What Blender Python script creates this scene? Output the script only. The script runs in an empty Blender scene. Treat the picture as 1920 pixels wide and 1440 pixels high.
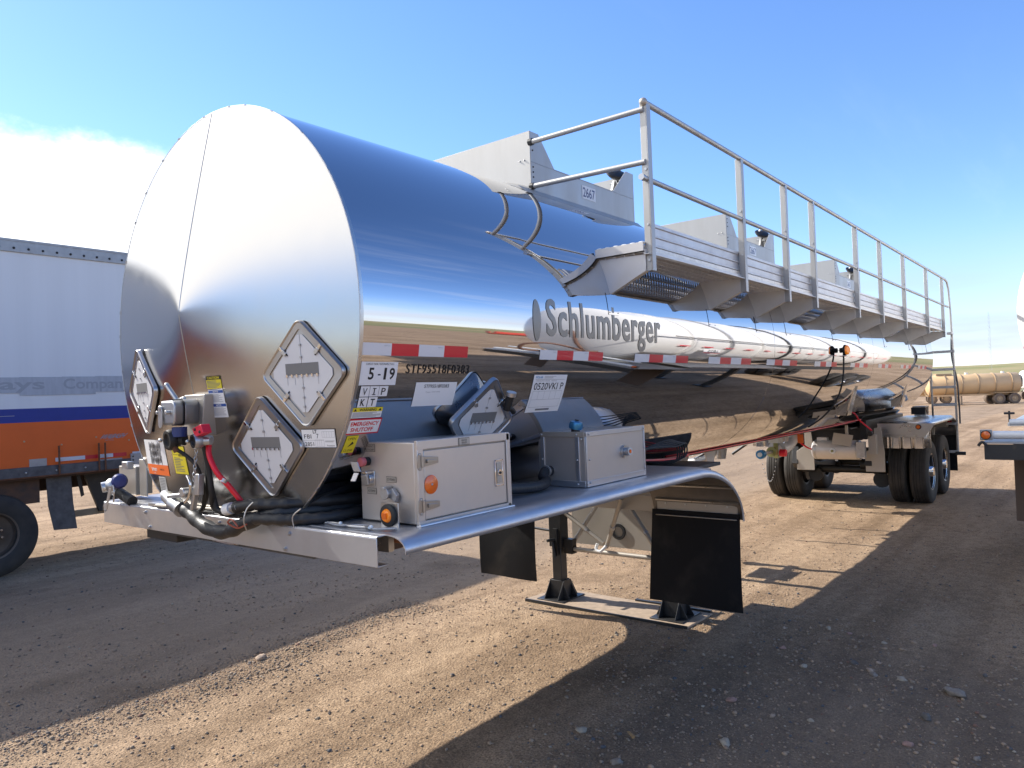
import bpy, bmesh, math, random
import numpy as np
from mathutils import Vector, Matrix, noise
random.seed(7); rng = np.random.default_rng(11)
S = bpy.context.scene
R = math.radians

# ---------------------------------------------------------------- camera
cam_d = bpy.data.cameras.new("camera"); cam = bpy.data.objects.new("camera", cam_d)
S.collection.objects.link(cam); S.camera = cam
F, CX = 1400.0, 1920.0
vx = Vector((1110, 20, -F)).normalized()
vy = Vector((-1790, -91, -F)); vy = (vy - vx * vx.dot(vy)).normalized()
vz = vx.cross(vy)
RT = Matrix((vx, vy, vz))            # rows: world axes in camera space = camera->world rotation
CAMZ = 2.0
cam.matrix_world = Matrix.Translation((0, 0, CAMZ)) @ RT.to_4x4()
cam_d.sensor_width = 36; cam_d.lens = F / CX * 36
cam_d.clip_start = 0.05; cam_d.clip_end = 6000

# ---------------------------------------------------------------- sky and sun
SUN_EL = R(38.0); SUN_AZ = Vector((-0.15, 0.989, 0)).normalized()
sdir = Vector((SUN_AZ.x * math.cos(SUN_EL), SUN_AZ.y * math.cos(SUN_EL), math.sin(SUN_EL)))
w = bpy.data.worlds.new("World"); S.world = w; w.use_nodes = True
nt = w.node_tree; nt.nodes.clear()
def wn(t, **k):
    n = nt.nodes.new(t)
    for a, b in k.items(): setattr(n, a, b)
    return n
out = wn('ShaderNodeOutputWorld'); bg = wn('ShaderNodeBackground'); bg.inputs[1].default_value = 0.15
sky = wn('ShaderNodeTexSky', sky_type='NISHITA', sun_disc=False, sun_elevation=SUN_EL,
         sun_rotation=math.atan2(SUN_AZ.x, SUN_AZ.y), altitude=800, air_density=1.0, dust_density=0.25, ozone_density=1.6)
tc = wn('ShaderNodeTexCoord')
sep = wn('ShaderNodeSeparateXYZ'); nt.links.new(tc.outputs['Generated'], sep.inputs[0])
def wm(op, a, b=None, c=None, clamp=False):
    n = wn('ShaderNodeMath', operation=op); n.use_clamp = clamp
    for i, x in enumerate((a, b, c)):
        if x is None: continue
        if isinstance(x, (int, float)): n.inputs[i].default_value = x
        else: nt.links.new(x, n.inputs[i])
    return n.outputs[0]
def wramp(x, lo, hi):
    n = wn('ShaderNodeMapRange', interpolation_type='SMOOTHSTEP'); nt.links.new(x, n.inputs[0])
    n.inputs[1].default_value = lo; n.inputs[2].default_value = hi; return n.outputs[0]
# clouds live on the direction vector: streaky noise projected on a high flat layer
zc_ = wm('MAXIMUM', sep.outputs[2], 0.02)
px_ = wm('DIVIDE', sep.outputs[0], wm('ADD', zc_, 0.12)); py_ = wm('DIVIDE', sep.outputs[1], wm('ADD', zc_, 0.12))
comb = wn('ShaderNodeCombineXYZ'); nt.links.new(px_, comb.inputs[0]); nt.links.new(py_, comb.inputs[1])
def wnoise(vec, scale, detail, rough, stretch=(1, 1, 1), off=(0, 0, 0), rotz=0):
    mp = wn('ShaderNodeMapping'); nt.links.new(vec, mp.inputs[0]); mp.inputs[3].default_value = stretch
    mp.inputs[1].default_value = off; mp.inputs[2].default_value = (0, 0, rotz)
    n = wn('ShaderNodeTexNoise'); nt.links.new(mp.outputs[0], n.inputs[0]); n.inputs['Scale'].default_value = scale
    n.inputs['Detail'].default_value = detail; n.inputs['Roughness'].default_value = rough; return n.outputs[0]
wisps = wramp(wnoise(comb.outputs[0], 0.9, 8, 0.62, (0.35, 1.5, 1), (3.1, 1.7, 0), 0.3), 0.52, 0.78)
wisps = wm('MULTIPLY', wm('MULTIPLY', wisps, 0.55), wramp(sep.outputs[2], 0.75, 0.25))
# the bank of bright cumulus low in the north, towards the sun
d2 = wn('ShaderNodeVectorMath', operation='DOT_PRODUCT'); nt.links.new(tc.outputs['Generated'], d2.inputs[0])
d2.inputs[1].default_value = Vector((-0.05, 1.0, 0.0)).normalized()
edge = wnoise(tc.outputs['Generated'], 5.0, 9, 0.62, (1, 1, 1.6), (0.4, 0, 0.2))
top_h = wm('ADD', 0.235, wm('MULTIPLY', edge, 0.13))
bank = wm('SUBTRACT', top_h, sep.outputs[2])
bank = wramp(bank, -0.012, 0.03)
bank = wm('MULTIPLY', bank, wramp(wm('ADD', d2.outputs['Value'], wm('MULTIPLY', edge, 0.10)), 0.74, 0.93))
# bright veil of thin cloud high in the north west, round the sun (outside the picture, it lights the front head)
d3 = wn('ShaderNodeVectorMath', operation='DOT_PRODUCT'); nt.links.new(tc.outputs['Generated'], d3.inputs[0])
d3.inputs[1].default_value = Vector((-0.62, 0.62, 0.48)).normalized()
veil = wramp(wm('ADD', d3.outputs['Value'], wm('MULTIPLY', edge, 0.12)), 0.70, 0.93)
veil = wm('MULTIPLY', veil, wramp(sep.outputs[2], 0.13, 0.33))
# thin haze band of far cloud round the horizon
hz = wnoise(tc.outputs['Generated'], 2.6, 6, 0.55, (1, 1, 9), (1.3, 0.2, 0.6))
band = wm('MULTIPLY', wramp(sep.outputs[2], 0.20, 0.03), wm('ADD', 0.45, wm('MULTIPLY', wramp(hz, 0.35, 0.65), 0.55)))
south = wramp(sep.outputs[1], 0.15, -0.25)
band = wm('MULTIPLY', band, wm('ADD', 0.85, wm('MULTIPLY', south, 0.08)))
wisps = wm('MULTIPLY', wisps, wm('ADD', 0.16, wm('MULTIPLY', south, 1.25)))
def mixc(fac, c1, c2):
    n = wn('ShaderNodeMixRGB'); nt.links.new(fac, n.inputs[0])
    for i, c in ((1, c1), (2, c2)):
        if isinstance(c, tuple): n.inputs[i].default_value = c
        else: nt.links.new(c, n.inputs[i])
    return n.outputs[0]
hs = wn('ShaderNodeHueSaturation'); hs.inputs['Saturation'].default_value = 1.12
tint = wn('ShaderNodeMixRGB', blend_type='MULTIPLY'); tint.inputs[0].default_value = 1; tint.inputs[2].default_value = (.98, 1.0, 1.16, 1)
nt.links.new(sky.outputs[0], tint.inputs[1]); nt.links.new(tint.outputs[0], hs.inputs['Color'])
c_ = mixc(wisps, hs.outputs[0], (6.2, 6.6, 7.4, 1))
bcol = mixc(south, (2.7, 3.0, 3.5, 1), (5.6, 5.8, 6.4, 1))
c_ = mixc(band, c_, bcol)
c_ = mixc(bank, c_, mixc(wramp(edge, .3, .7), (6.2, 6.5, 7.1, 1), (9.5, 9.5, 9.6, 1)))
c_ = mixc(veil, c_, (8.6, 8.5, 8.4, 1))
nt.links.new(c_, bg.inputs[0]); nt.links.new(bg.outputs[0], out.inputs[0])

sl = bpy.data.lights.new("sun", 'SUN'); sl.energy = 4.9; sl.angle = R(0.53); sl.color = (1, 0.955, 0.89)
so = bpy.data.objects.new("sun", sl); S.collection.objects.link(so)
so.rotation_euler = sdir.to_track_quat('Z', 'Y').to_euler(); so.location = (0, 0, 30)
S.view_settings.view_transform = 'Standard'; S.view_settings.look = 'None'
S.view_settings.exposure = 0.68; S.view_settings.gamma = 1
S.render.engine = 'CYCLES'
try:
    S.cycles.max_bounces = 10; S.cycles.glossy_bounces = 6; S.cycles.caustics_reflective = False
except Exception: pass

# ---------------------------------------------------------------- materials
MATS = {}
def mat(name, col=(.5, .5, .5), rough=.5, metal=0.0, bump=0.0, bscale=30.0, var=0.0, vscale=3.0, spec=.5, coat=0.0,
        emit=None, col2=None, stretch=(1, 1, 1), bdist=0.002, rvar=0.0, trans=0.0, detail=5, thr=None):
    m = bpy.data.materials.new(name); m.use_nodes = True; n = m.node_tree; b = n.nodes['Principled BSDF']
    b.inputs['Base Color'].default_value = (*col, 1); b.inputs['Roughness'].default_value = rough
    b.inputs['Metallic'].default_value = metal; b.inputs['Specular IOR Level'].default_value = spec
    b.inputs['Coat Weight'].default_value = coat; b.inputs['Transmission Weight'].default_value = trans
    if emit: b.inputs['Emission Color'].default_value = (*emit[0], 1); b.inputs['Emission Strength'].default_value = emit[1]
    if var or col2 or bump or rvar:
        t = n.nodes.new('ShaderNodeTexCoord'); mp = n.nodes.new('ShaderNodeMapping'); mp.inputs[3].default_value = stretch
        n.links.new(t.outputs['Object'], mp.inputs[0])
    if var or col2 or rvar:
        no = n.nodes.new('ShaderNodeTexNoise'); no.inputs['Scale'].default_value = vscale; no.inputs['Detail'].default_value = detail
        no.inputs['Roughness'].default_value = .6
        n.links.new(mp.outputs[0], no.inputs[0])
        cr = n.nodes.new('ShaderNodeValToRGB'); n.links.new(no.outputs[0], cr.inputs[0])
        lo, hi = thr or (.3, .7)
        cr.color_ramp.elements[0].position = lo; cr.color_ramp.elements[1].position = hi
        c2 = col2 if col2 else tuple(max(0, c * (1 - var)) for c in col)
        c1 = col if col2 else tuple(min(1, c * (1 + var)) for c in col)
        cr.color_ramp.elements[0].color = (*c1, 1); cr.color_ramp.elements[1].color = (*c2, 1)
        if var or col2: n.links.new(cr.outputs[0], b.inputs['Base Color'])
        if rvar:
            mr = n.nodes.new('ShaderNodeMapRange'); n.links.new(no.outputs[0], mr.inputs[0])
            mr.inputs[1].default_value = .3; mr.inputs[2].default_value = .7
            mr.inputs[3].default_value = max(.0, rough - rvar); mr.inputs[4].default_value = rough + rvar
            n.links.new(mr.outputs[0], b.inputs['Roughness'])
    if bump:
        nb = n.nodes.new('ShaderNodeTexNoise'); nb.inputs['Scale'].default_value = bscale; nb.inputs['Detail'].default_value = 4
        n.links.new(mp.outputs[0], nb.inputs[0])
        bu = n.nodes.new('ShaderNodeBump'); bu.inputs['Strength'].default_value = bump; bu.inputs['Distance'].default_value = bdist
        n.links.new(nb.outputs[0], bu.inputs['Height']); n.links.new(bu.outputs[0], b.inputs['Normal'])
    MATS[name] = m; return m
mat('mirror_steel', (.52, .525, .55), .028, 1, bump=.25, bscale=1.3, bdist=.004, stretch=(.5, 1.4, 1.4), rvar=.012, vscale=4)
mat('head_steel', (.50, .49, .48), .20, 1, bump=.05, bscale=3, bdist=.004, rvar=.02, vscale=6)
mat('placard_steel', (.47, .46, .455), .34, 1, rvar=.03, vscale=20)
mat('window_grey', (.17, .17, .17), .5)
mat('letter_grey', (.25, .24, .225), .36, .6)
mat('polished_trim', (.70, .70, .71), .10, 1, rvar=.03, vscale=20)
mat('brushed_steel', (.55, .545, .54), .30, 1, rvar=.05, vscale=9, bump=.05, bscale=8, bdist=.002)
mat('satin_alu', (.56, .565, .59), .36, .85, rvar=.08, vscale=5, var=.07, bump=.08, bscale=60, bdist=.0006)
mat('plate_alu', (.66, .63, .60), .42, .5, rvar=.08, vscale=7, var=.05)
mat('dam_alu', (.47, .46, .44), .45, .5, var=.07, vscale=5, stretch=(1, 1, .3), rvar=.08)
mat('cast_alu', (.42, .43, .45), .42, .9, bump=.2, bscale=180, bdist=.0005)
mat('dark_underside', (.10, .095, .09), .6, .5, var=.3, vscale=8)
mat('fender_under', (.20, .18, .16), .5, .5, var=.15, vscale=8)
mat('box_steel', (.58, .52, .465), .40, .55, var=.05, vscale=3, rvar=.08, bump=.06, bscale=20)
mat('hinge_steel', (.36, .35, .34), .28, .9)
mat('galv', (.5, .5, .5), .4, .9, var=.12, vscale=20)
mat('stainless_grating', (.62, .56, .49), .36, .8, var=.15, vscale=30)
mat('white_panel', (.62, .625, .64), .35, 0, var=.02, vscale=12)
mat('white_label', (.78, .78, .78), .4, 0, var=.02)
mat('plate_label', (.60, .60, .58), .4, .1)
mat('yellow', (.75, .62, .03), .45); mat('red_ink', (.60, .015, .03), .4); mat('black_ink', (.012, .012, .014), .45)
mat('grey_ink', (.20, .20, .205), .45, .2); mat('blue_ink', (.02, .08, .32), .4); mat('navy_ink', (.02, .035, .14), .4)
mat('pale_ink', (.35, .35, .36), .5); mat('sky_ink', (.05, .25, .5), .4)
mat('orange_label', (.82, .16, .025), .45)
mat('reflect_red', (.62, .012, .03), .3, spec=.6, coat=.3); mat('reflect_white', (.70, .70, .71), .3, coat=.3)
mat('rubber', (.016, .0155, .015), .62, bump=.3, bscale=90, bdist=.001, var=.35, vscale=9)
mat('tyre_rubber', (.022, .021, .020), .75, bump=.3, bscale=60, bdist=.001, col2=(.05, .043, .036), vscale=5)
mat('hose_wrap', (.016, .016, .017), .5, bump=.7, bscale=45, bdist=.004, stretch=(1, 1, 1))
mat('flap_black', (.008, .008, .009), .6, spec=.2, col2=(.035, .030, .025), vscale=3.5, thr=(.5, .85), bump=.2, bscale=6, bdist=.004)
mat('black_steel', (.022, .022, .023), .45, bump=.3, bscale=60, col2=(.05, .04, .03), vscale=14, thr=(.55, .8))
mat('red_rubber', (.72, .01, .03), .35); mat('red_cast', (.66, .02, .05), .4)
mat('pink_button', (.66, .17, .18), .5); mat('blue_cap', (.05, .22, .42), .3, .6); mat('blue_plastic', (.02, .03, .16), .4)
mat('amber', (.85, .25, .015), .15, emit=((1, .22, .0), .12), coat=.6, bump=.7, bscale=120)
mat('orange_reflector', (.85, .15, .01), .2, coat=.6, bump=.6, bscale=160)
mat('marker_orange', (.80, .16, .02), .2, coat=.5)
mat('red_lens', (.45, .0, .02), .2, coat=.5)
mat('van_white', (.80, .785, .76), .45, var=.035, vscale=1.3, stretch=(3.5, 1, .12), bump=.25, bscale=1.6, bdist=.01)
mat('van_blue', (.018, .035, .24), .5, var=.1); mat('van_orange', (.82, .14, .018), .5, var=.06, vscale=2)
mat('van_patch', (.48, .485, .50), .6, var=.1, vscale=6, stretch=(3, 1, .6)); mat('ghost_text', (.37, .375, .39), .6)
mat('van_rail', (.36, .36, .36), .5, .5, var=.12, vscale=10); mat('van_dark', (.10, .10, .105), .55, .3, var=.3, vscale=12)
mat('frame_brown', (.060, .042, .034), .75, col2=(.13, .065, .035), vscale=7)
mat('rust', (.16, .065, .03), .85, var=.3, vscale=20)
mat('plate_wood', (.36, .27, .19), .85, var=.2, vscale=14, bump=.3, bscale=50)
mat('white_paint', (.80, .785, .755), .28, coat=.35, var=.02, vscale=1.5)
mat('tan_paint', (.60, .41, .22), .45, var=.06, vscale=.8); mat('tan_dark', (.36, .26, .16), .55, var=.1)
mat('wheel_alu', (.62, .63, .65), .2, 1, rvar=.05, vscale=12); mat('wheel_dirty', (.16, .12, .09), .75, .2, var=.15, vscale=12)
mat('red_steel', (.50, .05, .03), .5); mat('cream_metal', (.44, .40, .345), .45, .4, var=.06)
mat('brown_hose', (.16, .08, .055), .6); mat('glass_dark', (.02, .02, .025), .05); mat('copper_wire', (.30, .06, .03), .4)
mat('green_metal', (.30, .30, .12), .45, .6); mat('white_gloss', (.80, .80, .78), .25, coat=.3)

# ---------------------------------------------------------------- mesh builder
ORG = {}
class MB:
    def __init__(s): s.v = []; s.f = []; s.m = []
    def add(s, vs, fs, m):
        o = len(s.v); s.v += [tuple(v) for v in vs]
        for f in fs: s.f.append(tuple(o + i for i in f)); s.m.append(m)
        return s
    def obox(s, c, u, v, n, m):
        c, u, v, n = map(Vector, (c, u, v, n))
        vs = [c + a * u + b * v + d * n for a in (-1, 1) for b in (-1, 1) for d in (-1, 1)]
        fs = [(0, 1, 3, 2), (4, 6, 7, 5), (0, 4, 5, 1), (2, 3, 7, 6), (0, 2, 6, 4), (1, 5, 7, 3)]
        if u.cross(v).dot(n) < 0: fs = [f[::-1] for f in fs]
        return s.add(vs, fs, m)
    def box(s, x0, x1, y0, y1, z0, z1, m):
        return s.obox(((x0 + x1) / 2, (y0 + y1) / 2, (z0 + z1) / 2), (abs(x1 - x0) / 2, 0, 0), (0, abs(y1 - y0) / 2, 0), (0, 0, abs(z1 - z0) / 2), m)
    def cyl(s, p0, p1, r0, m, r1=None, n=16, caps=True):
        return s.lathe([(0, 0 if caps else r0), (0, r0), (1, r0 if r1 is None else r1), (1, 0 if caps else (r0 if r1 is None else r1))], p0, Vector(p1) - Vector(p0), n, m)
    def lathe(s, prof, o, ax, n, m, close=False):
        """prof: (distance along axis in units of |ax|, radius)"""
        o = Vector(o); ax = Vector(ax); L = ax; a = ax.normalized()
        t = Vector((0, 0, 1)) if abs(a.z) < .9 else Vector((1, 0, 0))
        u = a.cross(t).normalized(); w_ = a.cross(u)
        vs = []; 
        for d, r in prof:
            for i in range(n):
                th = 2 * math.pi * i / n
                vs.append(o + L * d + (u * math.cos(th) + w_ * math.sin(th)) * max(r, 1e-5))
        fs = []
        P = len(prof)
        for j in range(P - (0 if close else 1)):
            k = (j + 1) % P
            for i in range(n):
                i2 = (i + 1) % n
                fs.append((j * n + i, k * n + i, k * n + i2, j * n + i2)[::-1])
        return s.add(vs, fs, m)
    def tube(s, pts, r, m, n=10, smooth=True, res=6, closed=False):
        P = [Vector(p) for p in pts]
        if smooth and len(P) > 2:
            Q = []
            for i in range(len(P) - 1):
                p0 = P[max(i - 1, 0)]; p1 = P[i]; p2 = P[i + 1]; p3 = P[min(i + 2, len(P) - 1)]
                for k in range(res):
                    t = k / res
                    Q.append(.5 * ((2 * p1) + (p2 - p0) * t + (2 * p0 - 5 * p1 + 4 * p2 - p3) * t * t + (-p0 + 3 * p1 - 3 * p2 + p3) * t ** 3))
            Q.append(P[-1]); P = Q
        vs = []; T = (P[1] - P[0]).normalized(); up = Vector((0, 0, 1)) if abs(T.z) < .9 else Vector((1, 0, 0))
        u = T.cross(up).normalized()
        for i, p in enumerate(P):
            T2 = (P[min(i + 1, len(P) - 1)] - P[max(i - 1, 0)]).normalized()
            u = (u - T2 * u.dot(T2)).normalized(); w_ = T2.cross(u)
            rr = r(i / (len(P) - 1)) if callable(r) else r
            for k in range(n):
                th = 2 * math.pi * k / n
                vs.append(p + (u * math.cos(th) + w_ * math.sin(th)) * rr)
        fs = [(i * n + k, i * n + (k + 1) % n, (i + 1) * n + (k + 1) % n, (i + 1) * n + k) for i in range(len(P) - 1) for k in range(n)]
        fs += [tuple(range(n))[::-1], tuple((len(P) - 1) * n + k for k in range(n))]
        return s.add(vs, fs, m)
    def prism(s, poly, o, u, v, n, m):
        """poly of (a,b) in u,v from o; n = full extrusion vector"""
        o, u, v, n = map(Vector, (o, u, v, n)); k = len(poly)
        ar = sum(poly[i][0] * poly[(i + 1) % k][1] - poly[(i + 1) % k][0] * poly[i][1] for i in range(k))
        if (ar > 0) != (u.cross(v).dot(n) > 0): poly = poly[::-1]
        vs = [o + u * a + v * b for a, b in poly] + [o + u * a + v * b + n for a, b in poly]
        fs = [tuple(range(k))[::-1], tuple(range(k, 2 * k))] + [(i, (i + 1) % k, k + (i + 1) % k, k + i) for i in range(k)]
        return s.add(vs, fs, m)
    def sphere(s, c, r, m, sc=(1, 1, 1), n=14):
        prof = [(-math.cos(math.pi * i / 8) * r, math.sin(math.pi * i / 8) * r) for i in range(9)]
        t = MB().lathe(prof, (0, 0, 0), (0, 0, 1), n, m)
        return s.add([(c[0] + v[0] * sc[0], c[1] + v[1] * sc[1], c[2] + v[2] * sc[2]) for v in t.v], t.f, m)
    def merge(s, o):
        k = len(s.v); s.v += o.v; s.f += [tuple(k + i for i in f) for f in o.f]; s.m += o.m; return s
    def xf(s, fn): s.v = [tuple(fn(Vector(v))) for v in s.v]; return s
    def build(s, name, parent=None, label=None, bevel=0, ang=38, origin=None, seg=2):
        me = bpy.data.meshes.new(name)
        A = np.array(s.v, dtype=float)
        org = Vector(origin) if origin is not None else Vector(((A.min(0) + A.max(0)) / 2).tolist())
        po = ORG[parent.name] if parent else Vector((0, 0, 0))
        me.from_pydata((A - np.array(org)).tolist(), [], s.f)
        keys = list(dict.fromkeys(s.m))
        for k in keys: me.materials.append(MATS[k])
        idx = {k: i for i, k in enumerate(keys)}
        me.polygons.foreach_set('material_index', [idx[k] for k in s.m])
        me.polygons.foreach_set('use_smooth', [True] * len(s.f))
        me.update(); me.set_sharp_from_angle(angle=R(ang))
        o = bpy.data.objects.new(name, me); S.collection.objects.link(o)
        o.location = org - po; ORG[o.name] = org
        if parent: o.parent = parent
        if label: o['label'] = label
        if bevel:
            b = o.modifiers.new('bevel', 'BEVEL'); b.width = bevel; b.segments = seg; b.limit_method = 'ANGLE'; b.angle_limit = R(40)
            b.harden_normals = False
        return o
def thing(name, label, cat, loc, group=None):
    o = bpy.data.objects.new(name, None); S.collection.objects.link(o); o.location = loc; ORG[o.name] = Vector(loc)
    o['label'] = label; o['category'] = cat; o.empty_display_size = .3
    if group: o['group'] = group
    return o

# text as flat mesh, in a box (x0,y0)-(x1,y1) of a local 2D sheet
_tc = {}
def text_geo(t, bold=0.0, sp=1.0):
    if (t, bold, sp) in _tc: return _tc[(t, bold, sp)]
    c = bpy.data.curves.new('t', 'FONT'); c.body = t; c.size = 1; c.offset = bold; c.resolution_u = 3; c.space_character = sp
    o = bpy.data.objects.new('t', c); S.collection.objects.link(o)
    bpy.context.view_layer.update()
    me = bpy.data.meshes.new_from_object(o.evaluated_get(bpy.context.evaluated_depsgraph_get()))
    v = np.array([x.co[:2] for x in me.vertices]); f = [tuple(p.vertices) for p in me.polygons]
    bpy.data.objects.remove(o); bpy.data.curves.remove(c); bpy.data.meshes.remove(me)
    mn = v.min(0); mx = v.max(0); v = (v - mn) / (mx - mn)
    _tc[(t, bold, sp)] = (v, f); return v, f
LAY = 0.0006
class Sheet:
    """flat artwork in (u,v) with layers, later laid on a surface"""
    def __init__(s): s.mb = MB()
    def rect(s, x0, y0, x1, y1, m, lay=0): s.mb.add([(x0, y0, lay), (x1, y0, lay), (x1, y1, lay), (x0, y1, lay)], [(0, 1, 2, 3)], m); return s
    def poly(s, pts, m, lay=0): s.mb.add([(a, b, lay) for a, b in pts], [tuple(range(len(pts)))], m); return s
    def text(s, t, x0, y0, x1, y1, m, lay=1, bold=0.0, slant=0.0, sp=1.0):
        v, f = text_geo(t, min(bold, .022), sp)
        s.mb.add([(x0 + (a + slant * b) * (x1 - x0), y0 + b * (y1 - y0), lay) for a, b in v], f, m); return s
    def lines(s, x0, x1, y0, y1, n, m, lay=1, gap=.45):
        h = (y1 - y0) / n
        for i in range(n):
            e = x1 - (x1 - x0) * random.choice((0, 0, .06, .15, .3))
            s.rect(x0, y1 - h * (i + 1) + h * gap, e, y1 - h * i - h * .12, m, lay)
        return s
    def frame(s, x0, y0, x1, y1, t, m, lay=1):
        s.rect(x0, y0, x1, y0 + t, m, lay); s.rect(x0, y1 - t, x1, y1, m, lay)
        s.rect(x0, y0 + t, x0 + t, y1 - t, m, lay); s.rect(x1 - t, y0 + t, x1, y1 - t, m, lay); return s
    def lay(s, fn, name, parent, cut=.03, base=.0012, label=None, cutu=None):
        if cut:
            b = bmesh.new(); vs = [b.verts.new(v) for v in s.mb.v]
            keys = list(dict.fromkeys(s.mb.m))
            for f, k in zip(s.mb.f, s.mb.m):
                try: fc = b.faces.new([vs[i] for i in f]); fc.material_index = keys.index(k)
                except ValueError: pass
            ys = [v[1] for v in s.mb.v]; y = math.floor(min(ys) / cut) * cut
            while y < max(ys):
                bmesh.ops.bisect_plane(b, geom=b.verts[:] + b.edges[:] + b.faces[:], plane_co=(0, y, 0), plane_no=(0, 1, 0), dist=1e-6); y += cut
            if cutu:
                xs = [v[0] for v in s.mb.v]; x = math.floor(min(xs) / cutu) * cutu
                while x < max(xs):
                    bmesh.ops.bisect_plane(b, geom=b.verts[:] + b.edges[:] + b.faces[:], plane_co=(x, 0, 0), plane_no=(1, 0, 0), dist=1e-6); x += cutu
            b.verts.index_update()
            s.mb.v = [tuple(v.co) for v in b.verts]; s.mb.f = [tuple(v.index for v in f.verts) for f in b.faces]
            s.mb.m = [keys[f.material_index] for f in b.faces]; b.free()
        s.mb.xf(lambda v: fn(v.x, v.y, base + v.z * LAY))
        return s.mb.build(name, parent, label)
def plane_map(o, u, v):
    o, u, v = Vector(o), Vector(u).normalized(), Vector(v).normalized(); n = u.cross(v)
    return lambda a, b, w_: o + u * a + v * b + n * w_

# ================================================================ GROUND, HILLS
def ground():
    def axis(lo, hi, step, far):
        a = list(np.arange(lo, hi + 1e-6, step)); s_ = step; x = hi
        while x < far: s_ *= 1.14; x += s_; a.append(x)
        s_ = step; x = lo; b = []
        while x > -far: s_ *= 1.14; x -= s_; b.append(x)
        return np.array(b[::-1] + a)
    xs = axis(0.0, 13.0, .05, 2600); ys = axis(-1.5, 11.5, .05, 2600)
    X, Y = np.meshgrid(xs, ys, indexing='ij')
    def vn(x, y, sc, seed):   # smooth value noise
        r = np.random.default_rng(seed); G = r.random((256, 256))
        x = x / sc; y = y / sc; xi = np.floor(x).astype(int); yi = np.floor(y).astype(int); fx = x - xi; fy = y - yi
        fx = fx * fx * (3 - 2 * fx); fy = fy * fy * (3 - 2 * fy)
        g = lambda a, b: G[a % 256, b % 256]
        return (g(xi, yi) * (1 - fx) + g(xi + 1, yi) * fx) * (1 - fy) + (g(xi, yi + 1) * (1 - fx) + g(xi + 1, yi + 1) * fx) * fy
    fade = np.clip(1 - (np.hypot(X - 5, Y - 5) - 14) / 30, 0, 1)
    Z = (vn(X, Y, 2.2, 1) - .5) * .022 + (vn(X * .35, Y, .32, 2) - .5) * .016 + (vn(X, Y, .17, 3) - .5) * .010 + (vn(X, Y, .08, 8) - .5) * .005
    berm = np.exp(-((Y - 5.22 - .1 * np.sin(X * 1.7)) / .14) ** 2) * np.clip((5.2 - X) / 1.5, 0, 1) * (.6 + .8 * vn(X, Y, .25, 5))
    Z = Z * fade + berm * .024 * fade
    tt = np.clip((np.hypot(X, Y) - 22) / 66, 0, 1); Z = Z - .55 * tt * tt * (3 - 2 * tt)
    global GZ
    def GZ(x, y):
        i = np.clip(np.searchsorted(xs, x) - 1, 0, len(xs) - 2); j = np.clip(np.searchsorted(ys, y) - 1, 0, len(ys) - 2)
        fx = (x - xs[i]) / (xs[i + 1] - xs[i]); fy = (y - ys[j]) / (ys[j + 1] - ys[j])
        return (Z[i, j] * (1 - fx) + Z[i + 1, j] * fx) * (1 - fy) + (Z[i, j + 1] * (1 - fx) + Z[i + 1, j + 1] * fx) * fy
    nx, ny = len(xs), len(ys)
    V = np.stack([X, Y, Z], -1).reshape(-1, 3)
    I = np.arange(nx * ny).reshape(nx, ny)
    Fq = np.stack([I[:-1, :-1], I[1:, :-1], I[1:, 1:], I[:-1, 1:]], -1).reshape(-1, 4)
    me = bpy.data.meshes.new('ground'); me.vertices.add(len(V)); me.vertices.foreach_set('co', V.ravel())
    me.loops.add(Fq.size); me.loops.foreach_set('vertex_index', Fq.ravel().astype(np.int32))
    me.polygons.add(len(Fq)); me.polygons.foreach_set('loop_start', np.arange(0, Fq.size, 4, dtype=np.int32))
    me.polygons.foreach_set('use_smooth', [True] * len(Fq)); me.update(); me.validate()
    o = bpy.data.objects.new('ground', me); S.collection.objects.link(o); o['kind'] = 'structure'
    m = bpy.data.materials.new('dirt'); m.use_nodes = True; n = m.node_tree; b = n.nodes['Principled BSDF']
    b.inputs['Roughness'].default_value = .92; b.inputs['Specular IOR Level'].default_value = .15
    t = n.nodes.new('ShaderNodeTexCoord')
    def noi(sc, st=(1, 1, 1), det=6, ro=.6, off=(0, 0, 0)):
        mp = n.nodes.new('ShaderNodeMapping'); mp.inputs[3].default_value = st; mp.inputs[1].default_value = off
        n.links.new(t.outputs['Object'], mp.inputs[0])
        q = n.nodes.new('ShaderNodeTexNoise'); q.inputs['Scale'].default_value = sc; q.inputs['Detail'].default_value = det
        q.inputs['Roughness'].default_value = ro; n.links.new(mp.outputs[0], q.inputs[0]); return q.outputs[0]
    def ramp(x, stops):
        c = n.nodes.new('ShaderNodeValToRGB'); n.links.new(x, c.inputs[0])
        e = c.color_ramp.elements
        while len(e) < len(stops): e.new(.5)
        for k, (p, col) in enumerate(stops): e[k].position = p; e[k].color = (*col, 1) if len(col) == 3 else col
        return c.outputs[0]
    def mix(f, a, c, mode='MIX'):
        q = n.nodes.new('ShaderNodeMixRGB'); q.blend_type = mode
        for i, x in enumerate((f, a, c)):
            if isinstance(x, float): q.inputs[i].default_value = x
            elif isinstance(x, tuple): q.inputs[i].default_value = (*x, 1)
            else: n.links.new(x, q.inputs[i])
        return q.outputs[0]
    base = ramp(noi(.55, (.45, 1, 1), 8, .62), [(.3, (.26, .178, .110)), (.5, (.385, .272, .175)), (.72, (.49, .355, .234))])
    fine = ramp(noi(70, det=4, ro=.8), [(.36, (.50, .49, .47)), (.5, (.95, .94, .93)), (.66, (1.35, 1.34, 1.32))])
    base = mix(1.0, base, fine, 'MULTIPLY')
    mid = ramp(noi(9, det=6, ro=.72), [(.36, (.78, .76, .74)), (.6, (1.08, 1.08, 1.07))])
    base = mix(1.0, base, mid, 'MULTIPLY')
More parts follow.
